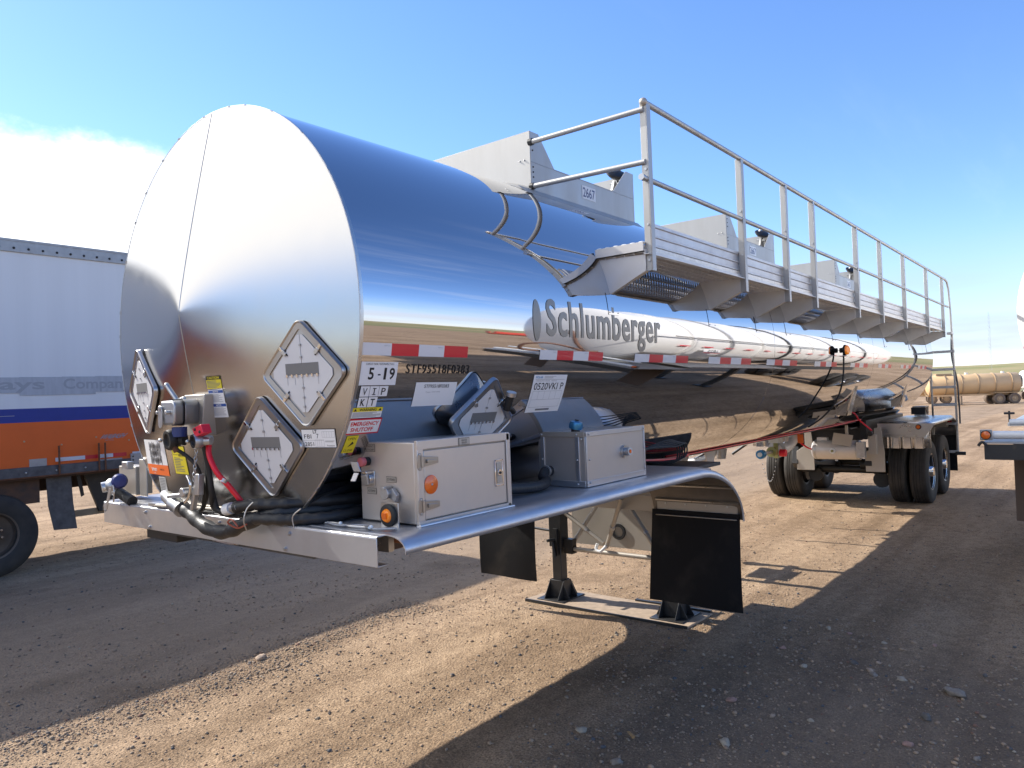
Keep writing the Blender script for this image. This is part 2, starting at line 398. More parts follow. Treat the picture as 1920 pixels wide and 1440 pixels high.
    tracks = ramp(noi(1.0, (.10, 2.1, 1), 5, .55, (3, 0, 0)), [(.44, (1, 1, 1)), (.60, (.72, .70, .68))])
    base = mix(.8, base, tracks, 'MULTIPLY')
    # darker strip of ground between the two trailers, fading out at both edges
    sp = n.nodes.new('ShaderNodeSeparateXYZ'); n.links.new(t.outputs['Object'], sp.inputs[0])
    mr = n.nodes.new('ShaderNodeMapRange'); mr.interpolation_type = 'SMOOTHSTEP'; n.links.new(sp.outputs[1], mr.inputs[0])
    mr.inputs[1].default_value = 5.0; mr.inputs[2].default_value = 5.7
    mr2 = n.nodes.new('ShaderNodeMapRange'); mr2.interpolation_type = 'SMOOTHSTEP'; n.links.new(sp.outputs[1], mr2.inputs[0])
    mr2.inputs[1].default_value = 11; mr2.inputs[2].default_value = 9.4
    mu = n.nodes.new('ShaderNodeMath'); mu.operation = 'MULTIPLY'; n.links.new(mr.outputs[0], mu.inputs[0]); n.links.new(mr2.outputs[0], mu.inputs[1])
    mu2 = n.nodes.new('ShaderNodeMath'); mu2.operation = 'MULTIPLY'; n.links.new(mu.outputs[0], mu2.inputs[0]); mu2.inputs[1].default_value = .55
    base = mix(mu2.outputs[0], base, (.26, .195, .137))
    stain = ramp(noi(.9, (1, 1, 1), 4, .5, (7, 2, 0)), [(.30, (.70, .68, .66)), (.42, (1, 1, 1))])
    base = mix(.8, base, stain, 'MULTIPLY')
    # darker, greyer round patch at lower right, its edge broken by noise
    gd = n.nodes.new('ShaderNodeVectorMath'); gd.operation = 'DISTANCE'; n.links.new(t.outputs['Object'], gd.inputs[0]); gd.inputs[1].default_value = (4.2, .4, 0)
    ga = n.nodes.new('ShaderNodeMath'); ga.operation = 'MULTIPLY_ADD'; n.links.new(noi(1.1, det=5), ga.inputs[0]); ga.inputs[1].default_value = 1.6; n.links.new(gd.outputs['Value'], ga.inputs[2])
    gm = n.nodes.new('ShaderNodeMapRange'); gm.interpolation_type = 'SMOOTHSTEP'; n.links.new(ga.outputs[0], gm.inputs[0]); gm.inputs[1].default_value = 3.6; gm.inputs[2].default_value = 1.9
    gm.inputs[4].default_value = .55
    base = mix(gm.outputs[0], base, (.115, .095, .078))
    # far prairie beyond the yard
    ln = n.nodes.new('ShaderNodeVectorMath'); ln.operation = 'LENGTH'; n.links.new(t.outputs['Object'], ln.inputs[0])
    far = n.nodes.new('ShaderNodeMapRange'); n.links.new(ln.outputs['Value'], far.inputs[0]); far.inputs[1].default_value = 130; far.inputs[2].default_value = 165
    grass = ramp(noi(.012, (1, 1, 1), 6, .6), [(.35, (.15, .155, .06)), (.65, (.27, .235, .12))])
    base = mix(far.outputs[0], base, grass)
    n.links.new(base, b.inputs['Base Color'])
    h = n.nodes.new('ShaderNodeMath'); h.operation = 'MULTIPLY_ADD'
    n.links.new(noi(38, det=6, ro=.7), h.inputs[0]); h.inputs[1].default_value = 1.0
    vo = n.nodes.new('ShaderNodeTexVoronoi'); vo.inputs['Scale'].default_value = 60; n.links.new(t.outputs['Object'], vo.inputs['Vector'])
    vi = n.nodes.new('ShaderNodeMath'); vi.operation = 'MULTIPLY'; n.links.new(vo.outputs['Distance'], vi.inputs[0]); vi.inputs[1].default_value = -.45
    n.links.new(vi.outputs[0], h.inputs[2])
    bu = n.nodes.new('ShaderNodeBump'); bu.inputs['Strength'].default_value = .95; bu.inputs['Distance'].default_value = .014
    n.links.new(h.outputs[0], bu.inputs['Height']); n.links.new(bu.outputs[0], b.inputs['Normal'])
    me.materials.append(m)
ground()

def hills():
    vs = []; fs = []; N = 260; radii = [420, 520, 640, 780, 930, 1100, 1500]; prof = [-3, 2.5, 8, 13, 16, 15, -6]
    for j, (r_, h_) in enumerate(zip(radii, prof)):
        for i in range(N):
            a = 2 * math.pi * i / N
            q = noise.noise(Vector((math.cos(a) * 2.2, math.sin(a) * 2.2, 1.3)))
            q2 = noise.noise(Vector((math.cos(a) * 9, math.sin(a) * 9, j * .6)))
            east = .5 + .5 * math.cos(a - R(-3))          # the rise is highest beyond the rear of the trailers
            k = .45 + .75 * east ** 3 + .5 * q + .12 * q2
            vs.append((math.cos(a) * r_, math.sin(a) * r_, h_ * max(.22, k) if 0 < j < 6 else h_))
    for j in range(len(radii) - 1):
        for i in range(N):
            i2 = (i + 1) % N; fs.append((j * N + i, (j + 1) * N + i, (j + 1) * N + i2, j * N + i2))
    mat('prairie', (.20, .20, .085), .95, col2=(.33, .27, .15), vscale=.011, detail=9, spec=.1, thr=(.38, .62))
    o = MB().add(vs, fs, 'prairie').build('hills', origin=(0, 0, 0), ang=80); o['kind'] = 'structure'
hills()

def stones_mesh(name, pts, sizes, cols, sink=.35):
    """one mesh of many faceted pebbles; colour by random value per island"""
    t = (1 + 5 ** .5) / 2
    iv = np.array([(-1, t, 0), (1, t, 0), (-1, -t, 0), (1, -t, 0), (0, -1, t), (0, 1, t), (0, -1, -t), (0, 1, -t), (t, 0, -1), (t, 0, 1), (-t, 0, -1), (-t, 0, 1)]) / np.sqrt(1 + t * t)
    it = np.array([(0, 11, 5), (0, 5, 1), (0, 1, 7), (0, 7, 10), (0, 10, 11), (1, 5, 9), (5, 11, 4), (11, 10, 2), (10, 7, 6), (7, 1, 8), (3, 9, 4), (3, 4, 2), (3, 2, 6), (3, 6, 8), (3, 8, 9), (4, 9, 5), (2, 4, 11), (6, 2, 10), (8, 6, 7), (9, 8, 1)])
    n = len(pts); sh = rng.uniform(.72, 1.18, (n, 12, 1)); V = iv[None] * sh
    V = V * np.stack([rng.uniform(.8, 1.25, n), rng.uniform(.65, 1.05, n), rng.uniform(.4, .75, n)], -1)[:, None]
    a = rng.uniform(0, 2 * np.pi, n); c, s_ = np.cos(a), np.sin(a)
    X = V[..., 0] * c[:, None] - V[..., 1] * s_[:, None]; Y = V[..., 0] * s_[:, None] + V[..., 1] * c[:, None]
    V = np.stack([X, Y, V[..., 2]], -1) * sizes[:, None, None] / 2
    V[..., 0] += pts[:, 0:1]; V[..., 1] += pts[:, 1:2]
    V[..., 2] += (GZ(pts[:, 0], pts[:, 1]) + sizes * .12)[:, None]
    V = V.reshape(-1, 3); Ft = (it[None] + (np.arange(n) * 12)[:, None, None]).reshape(-1, 3)
    me = bpy.data.meshes.new(name); me.vertices.add(len(V)); me.vertices.foreach_set('co', V.ravel())
    me.loops.add(Ft.size); me.loops.foreach_set('vertex_index', Ft.ravel().astype(np.int32))
    me.polygons.add(len(Ft)); me.polygons.foreach_set('loop_start', np.arange(0, Ft.size, 3, dtype=np.int32))
    me.update()
    me.materials.append(cols); o = bpy.data.objects.new(name, me); S.collection.objects.link(o); return o
sm = bpy.data.materials.new('stone_mix'); sm.use_nodes = True; n_ = sm.node_tree; b_ = n_.nodes['Principled BSDF']; b_.inputs['Roughness'].default_value = .85
b_.inputs['Specular IOR Level'].default_value = .25
gi = n_.nodes.new('ShaderNodeNewGeometry'); cr_ = n_.nodes.new('ShaderNodeValToRGB'); n_.links.new(gi.outputs['Random Per Island'], cr_.inputs[0])
cr_.color_ramp.interpolation = 'CONSTANT'
st = [(0, (.34, .245, .165)), (.26, (.28, .20, .14)), (.45, (.30, .23, .165)), (.60, (.14, .115, .095)), (.72, (.27, .21, .15)), (.84, (.21, .12, .085)), (.91, (.10, .10, .105)), (.975, (.36, .31, .24))]
e_ = cr_.color_ramp.elements
while len(e_) < len(st): e_.new(.5)
for k, (p, c) in enumerate(st): e_[k].position = p; e_[k].color = (*c, 1)
n_.links.new(cr_.outputs[0], b_.inputs['Base Color'])
MATS['stone_mix'] = sm
# visible wedge of the yard, denser towards the camera
def scatter(n, rmin, rmax, power):
    u = rng.random(n); r_ = rmin * (rmax / rmin) ** (u ** power)
    a = rng.uniform(R(1), R(86), n)
    return np.stack([r_ * np.cos(a), r_ * np.sin(a)], -1)
p1 = scatter(95000, 2.4, 22, 1.0); 
dens = np.array([noise.noise(Vector((x * .8, y * 1.6, 0))) for x, y in p1]); p1 = p1[dens > -.18 + rng.uniform(-.25, .25, len(p1))]
s1 = .0040 + .007 * rng.random(len(p1)) ** 2 + .022 * rng.random(len(p1)) ** 10
s1 *= np.clip(np.hypot(p1[:, 0], p1[:, 1]) / 5, .75, 1.2)
bx = rng.uniform(.6, 5.2, 9000); by = 5.22 + .1 * np.sin(bx * 1.7) + rng.normal(0, .16, 9000)
s2 = .005 + .012 * rng.random(9000) ** 2 + .02 * rng.random(9000) ** 12
p3 = scatter(1900, 2.6, 14, 1.0); s3 = .012 + .024 * rng.random(1900) ** 4
px4 = rng.uniform(2.8, 6.8, 1100); p4 = np.stack([px4, rng.uniform(-.6, 2.9, 1100)], -1); s4 = .012 + .028 * rng.random(1100) ** 3
g = stones_mesh('gravel', np.concatenate([p1, np.stack([bx, by], -1), p3, p4]), np.concatenate([s1, s2, s3, s4]), sm)
g['kind'] = 'stuff'; g['label'] = 'fine gravel and pebbles scattered over the dirt yard'; g['category'] = 'gravel'
def rock(x, y, s_, col, label, flat=.6, group=None):
    b = bmesh.new(); bmesh.ops.create_icosphere(b, subdivisions=3, radius=s_ / 2)
    sd = random.uniform(0, 50)
    for v in b.verts:
        d = v.co.normalized(); k = 1 + .45 * noise.noise(d * 1.3 + Vector((sd, 0, 0))) + .12 * noise.noise(d * 4 + Vector((0, sd, 0)))
        v.co = Vector((d.x * 1.25, d.y * .85, d.z * flat)) * (s_ / 2) * k
    mb = MB(); mb.v = [tuple(v.co) for v in b.verts]; mb.f = [tuple(v.index for v in f.verts) for f in b.faces]; mb.m = [col] * len(mb.f); b.free()
    o = mb.build('loose_stone', origin=(0, 0, 0), ang=180)
    o.location = (x, y, float(GZ(np.array([x]), np.array([y]))[0]) + s_ * .13); o.rotation_euler = (random.uniform(-.2, .2), random.uniform(-.2, .2), random.uniform(0, 6))
    o['label'] = label; o['category'] = 'stone'
    if group: o['group'] = group
mat('stone_grey', (.22, .185, .15), .85, var=.2, vscale=60, bump=.5, bscale=120); mat('post_brown', (.11, .075, .055), .7)
mat('stone_pink', (.30, .18, .14), .85, var=.2, vscale=60, bump=.5, bscale=120)
mat('stone_pale', (.33, .275, .205), .85, var=.15, vscale=60, bump=.5, bscale=120); mat('stone_slate', (.11, .10, .09), .8, var=.2, vscale=60, bump=.5, bscale=120)
mat('stone_tan', (.38, .28, .2), .85, var=.2, vscale=60, bump=.5, bscale=120); mat('wood_chip', (.42, .25, .1), .8, var=.2, vscale=60)
for a in [(3.336, 5.252, .085, 'stone_tan', 'largest tan stone on the ridge of gravel left of centre', .7),
          (3.704, 2.512, .062, 'stone_pale', 'pale cream oblong stone in shade at bottom centre', .6),
          (4.01, 1.749, .062, 'stone_pale', 'whitish angular stone at the bottom edge right of centre', .8),
          (5.41, .82, .105, 'stone_grey', 'large flat grey stone in the shade at lower right', .5),
          (4.6, 1.95, .06, 'stone_pink', 'reddish flat stone lying in the shade below the landing gear', .5),
          (3.796, 2.311, .03, 'stone_slate', 'small blue grey stone beside the wood splinter', .6),
          (4.576, 1.453, .03, 'stone_pale', 'small white stone alone on the shaded dirt', .7),
          (3.5, 2.15, .055, 'stone_grey', 'grey stone cut by the bottom edge of the picture', .7),
          (5.515, 1.144, .05, 'stone_pale', 'pale flat stone left of the large grey one', .5),
          (4.95, .9, .06, 'stone_slate', 'dark slate stone with a reddish neighbour at lower right', .7)]: rock(*a)
for k in range(26):
    x, y = random.uniform(2.9, 6.5), random.uniform(.2, 2.6)
    rock(x, y, random.uniform(.03, .05), random.choice(['stone_grey', 'stone_pink', 'stone_slate', 'stone_pale', 'stone_tan']), 'small rounded stone lying in the shaded dirt at lower right', .65, 'small stones in the shade at lower right')
ch = MB().obox((0, 0, 0), (.045, 0, 0), (0, .010, 0), (0, 0, .006), 'wood_chip'); ch.v[0] = (-.06, .004, 0); ch.v[6] = (.05, -.012, .006)
chip = ch.build('wood_splinter', origin=(0, 0, 0), bevel=.002); chip.location = (3.78, 2.22, .02); chip.rotation_euler = (0, 0.1, .9); chip['label'] = 'brown wood splinter lying among pebbles at bottom centre'; chip['category'] = 'wood splinter'
# ================================================================ THE POLISHED TANK TRAILER
YC, ZC, TR = 3.516, 2.407, 1.10
X0, X1 = 2.054, 15.35
def rad(x):      # the first jacket section flares very slightly towards its seam
    if x < 3.31: return TR + .002 - .0095 * (3.31 - x) / (3.31 - X0)
    return TR + .002 + .0004 * math.sin((x - 3.31) * 1.3)
def cylmap(r=TR, xc=0.0, yc=YC, zc=ZC, side=-1):
    return lambda u, v, w_: Vector((u, yc + side * (rad(u) - .002 + w_) * math.cos(v / r), zc + (rad(u) - .002 + w_) * math.sin(v / r)))
def zv(z): return TR * math.asin((z - ZC) / TR)        # height on the shell -> arc length
XA, AZ = 1.845, 2.465
def head_t(y, z):
    ey, ez = 0.0, AZ - ZC; py, pz = y - YC, z - ZC
    a = ey * ey + ez * ez - TR * TR; b = 2 * ((py - ey) * ey + (pz - ez) * ez); c = (py - ey) ** 2 + (pz - ez) ** 2
    d = math.sqrt(max(0, b * b - 4 * a * c)); return (-b - d) / (2 * a)
def head_x(y, z): return XA + (X0 - XA) * head_t(y, z) ** 1.12
def head_frame(y, z):
    e = .01; x = head_x(y, z)
    gy = (head_x(y + e, z) - head_x(y - e, z)) / (2 * e); gz = (head_x(y, z + e) - head_x(y, z - e)) / (2 * e)
    n = Vector((-1, gy, gz)).normalized(); v = Vector((0, 0, 1)); v = (v - n * v.dot(n)).normalized(); u = v.cross(n)
    return Vector((x, y, z)), u, v, n
def headmap(y0, z0):
    def f(u, v, w_):
        y, z = y0 - u, z0 + v
        return Vector((head_x(y, z) - w_ - .0008, y, z))
    return f

T = thing('tank_trailer', 'long polished stainless steel tank trailer with railed walkway, filling the middle of the picture', 'tank trailer', (8, YC, 0))

# shell: four jacket sections that do not run perfectly straight
def shell():
    xs = []; 
    stations = list(np.linspace(X0, 3.309, 8)) + list(np.linspace(3.3095, X1, 70)); n = 200
    vs = []; fs = []
    for x in stations:
        r = rad(x)
        for i in range(n):
            a = 2 * math.pi * i / n; vs.append((x, YC + r * math.cos(a), ZC + r * math.sin(a)))
    for j in range(len(stations) - 1):
        for i in range(n):
            i2 = (i + 1) % n; fs.append((j * n + i, j * n + i2, (j + 1) * n + i2, (j + 1) * n + i))
    return MB().add(vs, fs, 'mirror_steel')
tank = shell().build('tank_shell', T, ang=60)
for x in (7.05, 10.9, 14.4):
    MB().lathe([(0, TR + .002), (0, TR + .0031), (1, TR + .0031), (1, TR + .002)], (x, YC, ZC), (.004, 0, 0), 160, 'mirror_steel').build('jacket_seam', tank, ang=30)
# front head: shallow brushed cone
vs = [(XA, YC, AZ)]; fs = []; n = 160; ts = [.02, .05, .1, .2, .35, .5, .65, .8, .92, 1.0]
for t in ts:
    for i in range(n):
        a = 2 * math.pi * i / n
        y = YC + TR * math.cos(a) * t; z = AZ * (1 - t) + (ZC + TR * math.sin(a)) * t
        vs.append((XA + (X0 - XA) * t ** 1.12, y, z))
for i in range(n): fs.append((0, 1 + (i + 1) % n, 1 + i))
for j in range(len(ts) - 1):
    for i in range(n): i2 = (i + 1) % n; fs.append((1 + j * n + i, 1 + j * n + i2, 1 + (j + 1) * n + i2, 1 + (j + 1) * n + i))
head = MB().add(vs, fs, 'head_steel').build('front_head', T, ang=75)
mb = MB()
mb.lathe([(-.002, TR - .008), (-.003, TR - .003), (-.001, TR - .0005), (.014, TR - .0005), (.018, TR - .006)], (X0, YC, ZC), (1, 0, 0), 180, 'brushed_steel')
for k in range(30):       # little clips of the head band
    a = 2 * math.pi * (k + random.uniform(-.25, .25)) / 30
    c = Vector((X0 + .001, YC + (TR - .0005) * math.cos(a), ZC + (TR - .0005) * math.sin(a))); t_ = Vector((0, -math.sin(a), math.cos(a)))
    mb.obox(c, Vector((.006, 0, 0)), t_ * .009, Vector((0, math.cos(a), math.sin(a))) * .0006, 'brushed_steel')
mb.build('rim_band', head, ang=30)
mb = MB()
def seam(z0, z1, w_, m_='cream_metal'):
    k = 30; vs = []
    for i in range(k + 1):
        z = z0 + (z1 - z0) * i / k; x = head_x(YC, z)
        vs += [(x - .0002, YC - w_, z), (x - .0022, YC, z), (x - .0002, YC + w_, z)]
    mb.add(vs, [q for i in range(k) for q in ((3 * i, 3 * i + 3, 3 * i + 4, 3 * i + 1), (3 * i + 1, 3 * i + 4, 3 * i + 5, 3 * i + 2))], m_)
seam(AZ - .008, ZC - TR + .01, .0028); seam(AZ + .01, ZC + TR - .01, .0016, 'head_steel')
mb.build('head_seam', head)
MB().lathe([(0, TR), (.06, TR * .97), (.16, TR * .8), (.22, TR * .5), (.24, 0)], (X1, YC, ZC), (1, 0, 0), 96, 'mirror_steel').build('rear_head', T, ang=70)

# ---- reflective tape
def tape(x0, x1, parts=4, zt=2.249, h=.054):
    s = Sheet(); n = parts; d = (x1 - x0) / n; v1 = zv(zt)
    for k in range(n): s.rect(x0 + k * d, v1 - h, x0 + (k + 1) * d, v1, 'reflect_white' if k % 2 == 0 else 'reflect_red')
    for k in range(0, n, 2): s.text('DOT-C2', x0 + k * d + d * .74, v1 - .013, x0 + k * d + d * .92, v1 - .008, 'pale_ink', 1)
    s.lay(cylmap(), 'reflective_tape', T, base=.0035)
for a, b in [(2.07, 2.73), (3.32, 3.98), (4.38, 5.19), (5.56, 6.46), (6.85, 7.72), (8.3, 9.15), (9.75, 10.6), (11.2, 12.0), (12.65, 13.4), (14.0, 14.75)]: tape(a, b)
# ---- lettering and stickers on the shell (u = X along the trailer, v = arc height)
M_ = cylmap()
Sheet().text('STF95518F0383', 2.335, zv(2.118), 2.755, zv(2.160), 'black_ink', 0, .004, sp=1.16).lay(M_, 'serial_lettering', T, base=.0045)
s = Sheet(); letters = 'Schlumberger'; x = 3.372
Sheet().text('Schlumberger', 3.375, zv(2.262), 4.735, zv(2.538), 'letter_grey', 0, .022, sp=1.08).lay(M_, 'company_lettering', T, cut=.02, base=.0045)
s = Sheet(); s.poly([(3.285 + .036 * math.cos(a * math.pi / 12), zv(2.41) + .115 * math.sin(a * math.pi / 12)) for a in range(24)], 'letter_grey'); s.lay(M_, 'oval_mark', T, cut=.02, base=.0045, label='grey oval mark cut by the jacket seam')
s = Sheet(); x0, x1 = 2.074, 2.282
s.rect(x0, zv(2.068), x1, zv(2.168), 'white_label')
s.text('CARGO TANK TEST/INSPECTION', x0 + .025, zv(2.155), x1 - .025, zv(2.163), 'black_ink')
s.text('5', x0 + .045, zv(2.092), x0 + .075, zv(2.143), 'black_ink', 1, .03); s.text('-', x0 + .098, zv(2.110), x0 + .113, zv(2.116), 'black_ink', 1)
s.text('1', x0 + .132, zv(2.092), x0 + .146, zv(2.143), 'black_ink', 1, .0); s.text('9', x0 + .163, zv(2.092), x0 + .194, zv(2.143), 'black_ink', 1, .03)
s.lay(M_, 'inspection_label', T, base=.004)
for k, ch_ in enumerate('VIP'):
    s = Sheet(); a = 2.090 + k * .052; s.rect(a, zv(2.020), a + .050, zv(2.064), 'white_label')
    if ch_ == 'I': s.rect(a + .022, zv(2.026), a + .028, zv(2.056), 'black_ink', 1).rect(a + .015, zv(2.026), a + .035, zv(2.0295), 'black_ink', 1).rect(a + .015, zv(2.0525), a + .035, zv(2.056), 'black_ink', 1)
    else: s.text(ch_, a + .013, zv(2.026), a + .037, zv(2.056), 'black_ink', 1, .01)
    s.lay(M_, 'letter_sticker', T, base=.005)
for k, ch_ in enumerate('KT'):
    s = Sheet(); a = 2.090 + k * .054; s.rect(a, zv(1.974), a + .050, zv(2.017), 'white_label')
    s.text(ch_, a + .013, zv(1.980), a + .037, zv(2.010), 'black_ink', 1, .02); s.lay(M_, 'letter_sticker', T, base=.005)
s = Sheet(); s.rect(2.072, zv(1.928), 2.240, zv(1.954), 'white_label'); s.rect(2.072, zv(1.954), 2.240, zv(1.972), 'yellow')
s.text('WARNING', 2.108, zv(1.957), 2.205, zv(1.969), 'black_ink', 1, .03); s.lines(2.078, 2.234, zv(1.930), zv(1.952), 5, 'grey_ink')
for a in (2.078, 2.216): s.poly([(a, zv(1.957)), (a + .018, zv(1.957)), (a + .009, zv(1.969))], 'black_ink', 1)
s.lay(M_, 'warning_label', T, base=.004)
s = Sheet(); s.rect(2.067, zv(1.856), 2.253, zv(1.924), 'red_ink'); s.rect(2.073, zv(1.862), 2.247, zv(1.918), 'white_label', 1)
s.text('EMERGENCY', 2.083, zv(1.893), 2.238, zv(1.911), 'red_ink', 2, .03); s.text('SHUTOFF', 2.090, zv(1.868), 2.215, zv(1.886), 'red_ink', 2, .03); s.lay(M_, 'shutoff_label', T, base=.004)
s = Sheet(); s.rect(2.085, zv(1.775), 2.150, zv(1.850), 'yellow'); s.text('OPEN', 2.095, zv(1.832), 2.138, zv(1.843), 'black_ink')
s.poly([(2.105, zv(1.800)), (2.125, zv(1.825)), (2.135, zv(1.815))], 'black_ink', 1); s.text('CLOSE', 2.093, zv(1.782), 2.140, zv(1.791), 'black_ink'); s.lay(M_, 'valve_label', T, base=.004)
s = Sheet(); s.rect(2.410, zv(1.968), 2.684, zv(2.078), 'white_label'); s.text('STF95518F0383', 2.465, zv(2.052), 2.630, zv(2.068), 'black_ink', 1, .01)
s.text('Type: STF-999', 2.480, zv(2.028), 2.575, zv(2.036), 'pale_ink'); s.lay(M_, 'serial_label', T, base=.004)
s = Sheet(); a, b = 3.296, 3.618; zt, zb = 2.113, 1.905; s.rect(a, zv(zb), b, zv(zt), 'white_label')
s.text('POLAR', a + .02, zv(zt - .020), a + .085, zv(zt - .008), 'sky_ink', 1, .05); s.lines(a + .10, a + .22, zv(zt - .022), zv(zt - .007), 3, 'pale_ink')
s.rect(a + .02, zv(zt - .027), b - .02, zv(zt - .0255), 'grey_ink', 1); s.text('MONTH YEAR  TESTS', a + .03, zv(zt - .037), b - .1, zv(zt - .031), 'grey_ink')
s.text('0520VKI P', a + .018, zv(zt - .083), b - .022, zv(zt - .044), 'black_ink', 1, .005)
s.frame(a + .018, zv(zb + .028), b - .022, zv(zt - .090), .0015, 'pale_ink'); s.rect(a + .018, zv(zb + .070), b - .022, zv(zb + .0714), 'pale_ink', 1)
for k in range(1, 5): s.rect(a + .018 + k * .056, zv(zb + .070), a + .0195 + k * .056, zv(zt - .090), 'pale_ink', 1)
s.rect(a + .09, zv(zb + .010), b - .10, zv(zb + .020), 'grey_ink', 1); s.lay(M_, 'test_record_label', T, base=.004)

# ---- placard holders
def rsq(h, r, k=6):
    P = []
    for q, (sx, sy) in enumerate(((1, 1), (-1, 1), (-1, -1), (1, -1))):
        for i in range(k + 1):
            a = math.pi / 2 * q + math.pi / 2 * i / k
            P.append((sx * (h - r) + r * math.cos(a), sy * (h - r) + r * math.sin(a)))
    c = math.sqrt(.5); return [((x - y) * c, (x + y) * c) for x, y in P]
def placard(c, u, v, n, depth=.020, lbl=None, tall=1.0):
    c, u, v, n = map(Vector, (c, u, v, n))
    def W(a, b, d): return c + u * a + v * b + n * d
    mb = MB(); rings = [(.174, .034, 0), (.174, .034, depth - .006), (.171, .034, depth), (.167, .031, depth - .001), (.165, .030, depth - .005), (.141, .014, depth - .006), (.1405, .013, depth - .011), (.1385, .012, depth - .011)]
    vs = []; K = 28
    for h, r, d in rings: vs += [W(a, b, d) for a, b in rsq(h, r)]
    vs += [W(0, 0, depth - .0115)]
    fs = [(j * K + i, j * K + (i + 1) % K, (j + 1) * K + (i + 1) % K, (j + 1) * K + i) for j in range(len(rings) - 1) for i in range(K)]
    fs += [((len(rings) - 1) * K + i, (len(rings) - 1) * K + (i + 1) % K, len(vs) - 1) for i in range(K)]
    mb.add(vs, fs, 'placard_steel')
    fr = mb.build('placard_holder', T, lbl, ang=50)
    q = .1385; d0 = depth - .0095
    D = q * math.sqrt(2); ct = .026
    P = [(D - ct, -ct * .6), (D - ct, ct * .6), (ct * .6, D - ct), (.0012, D - ct)]
    right = [(.0012, -(D - ct)), (ct * .6, -(D - ct)), (D - ct, -ct * .6), (D - ct, ct * .6), (ct * .6, D - ct), (.0012, D - ct)]
    mb = MB()
    mb.prism(right, W(0, 0, d0), u, v, n * .003, 'white_panel'); mb.prism([(-a, b) for a, b in right], W(0, 0, d0), u, v, n * .003, 'white_panel')
    mb.build('placard_panel', fr, bevel=.0006, seg=1)
    mb = MB(); win = []
    for a, b, rr in ((-.095, -.006, 1), (.095, -.006, 1), (.095, .046, 1), (-.095, .046, 1)): win.append((a, b))
    mb.prism(win, W(0, 0, d0 + .003), u, v, n * .0009, 'window_grey')
    fw = Sheet(); fw.rect(-.060, -.0335, .060, .0335, 'grey_ink')
    for k in range(7):
        a = -.087 + k * .029; mb.obox(W(a, -.008, d0 + .006), u * .0045, v * .006, n * .0026, 'polished_trim')
    for k in range(4): mb.obox(W(-.088 + k * .044 + (.045 if k == 3 else 0), -.032, d0 + .0036), u * .0007, v * .017, n * .0005, 'pale_ink')
    mb.build('number_window', fr)
    for b in (.125, .072, -.062, -.105, -.145):
        MB().obox(W(.0, b, d0 + .005), u * .006, v * .0045, n * .0022, 'galv').obox(W(.0035, b, d0 + .0065), u * .002, v * .0045, n * .0022, 'pale_ink').build('panel_clip', fr)
    for sx, sy in ((1, 1), (-1, 1), (-1, -1), (1, -1)):
        mb = MB(); dd = (u * sx + v * sy).normalized(); tt = dd.cross(n)
        m0 = c + dd * .152 + n * (depth - .002)
        mb.obox(m0, dd * .016, tt * .0065, n * .003, 'polished_trim'); mb.obox(m0 - dd * .020 + n * .0, dd * .012, tt * .0085, n * .004, 'brushed_steel')
        mb.cyl(m0 - dd * .008 + n * .001 - tt * .009, m0 - dd * .008 + n * .001 + tt * .009, .004, 'galv', n=8)
        mb.obox(m0 - dd * .034 + tt * .004 - n * .002, dd * .007, tt * .003, n * .002, 'black_ink')
        mb.build('latch', fr, bevel=.0008, seg=1)
    return fr
def head_placard(y, z, **k):
    c, u, v, n = head_frame(y, z); placard(c + n * .004, u, v, n, **k)
head_placard(2.735, 2.134); head_placard(3.012, 1.813); head_placard(4.142, 2.103)
v_ = Vector((0, -.42, .907)).normalized(); n__ = Vector((0, -.907, -.42)).normalized()
fr4 = placard((2.872, 2.492, 1.888), (1, 0, 0), v_, n__, depth=.024, lbl='placard holder standing behind the control box beside the tank')
mb = MB(); P = rsq(.168, .03); c4 = Vector((2.872, 2.492, 1.888)); 
vs = [c4 + Vector((1, 0, 0)) * a + v_ * b for a, b in P] + [c4 + Vector((.6, 0, 0)) * a + v_ * (b * .6 - .0) - n__ * .045 for a, b in P]
mb.add(vs, [(i, (i + 1) % 28, 28 + (i + 1) % 28, 28 + i) for i in range(28)], 'brushed_steel'); mb.build('holder_mount', fr4)
mb = MB(); mb.cyl((3.0, 2.42, 1.93), (2.99, 2.38, 2.005), .02, 'rubber', n=12).cyl((2.99, 2.38, 2.0), (2.988, 2.373, 2.02), .026, 'galv', n=12).tube([(3.0, 2.42, 1.94), (3.04, 2.42, 1.93), (3.07, 2.43, 1.915)], .014, 'rubber')
mb.build('sensor_plug', T)

# ---- stickers on the front head
def hl(y, z, w_, h, fill, name='head_label', label=None, rot=0):
    s = Sheet(); s.rect(-w_ / 2, -h / 2, w_ / 2, h / 2, fill); return s
s = hl(0, 0, .112, .06, 'yellow'); s.rect(-.056, .012, .056, .030, 'black_ink', 1); s.text('CAUTION', -.045, .015, .045, .027, 'yellow', 2, .03); s.lines(-.052, .052, -.028, .008, 6, 'grey_ink')
s.lay(headmap(3.325, 2.120), 'caution_label', head, cutu=.03)
for k, zz in enumerate((2.050, 1.985)):
    s = hl(0, 0, .118, .068, 'white_label'); s.rect(-.056, .018, .056, .031, 'blue_ink', 1); s.text('NOTICE', -.020, .0205, .020, .0285, 'white_label', 2, .02); s.lines(-.048, .048, -.026, .013, 8, 'pale_ink')
    s.lay(headmap(3.323 - k * .006, zz), 'notice_label', head, cutu=.03)
s = Sheet(); s.rect(-.098, -.042, .098, .042, 'black_ink'); s.rect(-.095, -.039, .095, .039, 'white_label', 1)
s.text('FBI', -.082, .0, -.040, .018, 'black_ink', 2, .0); s.text('7', -.010, .0, .002, .020, 'black_ink', 2, .0); s.text('2851', -.082, -.034, -.030, -.016, 'black_ink', 2, .0)
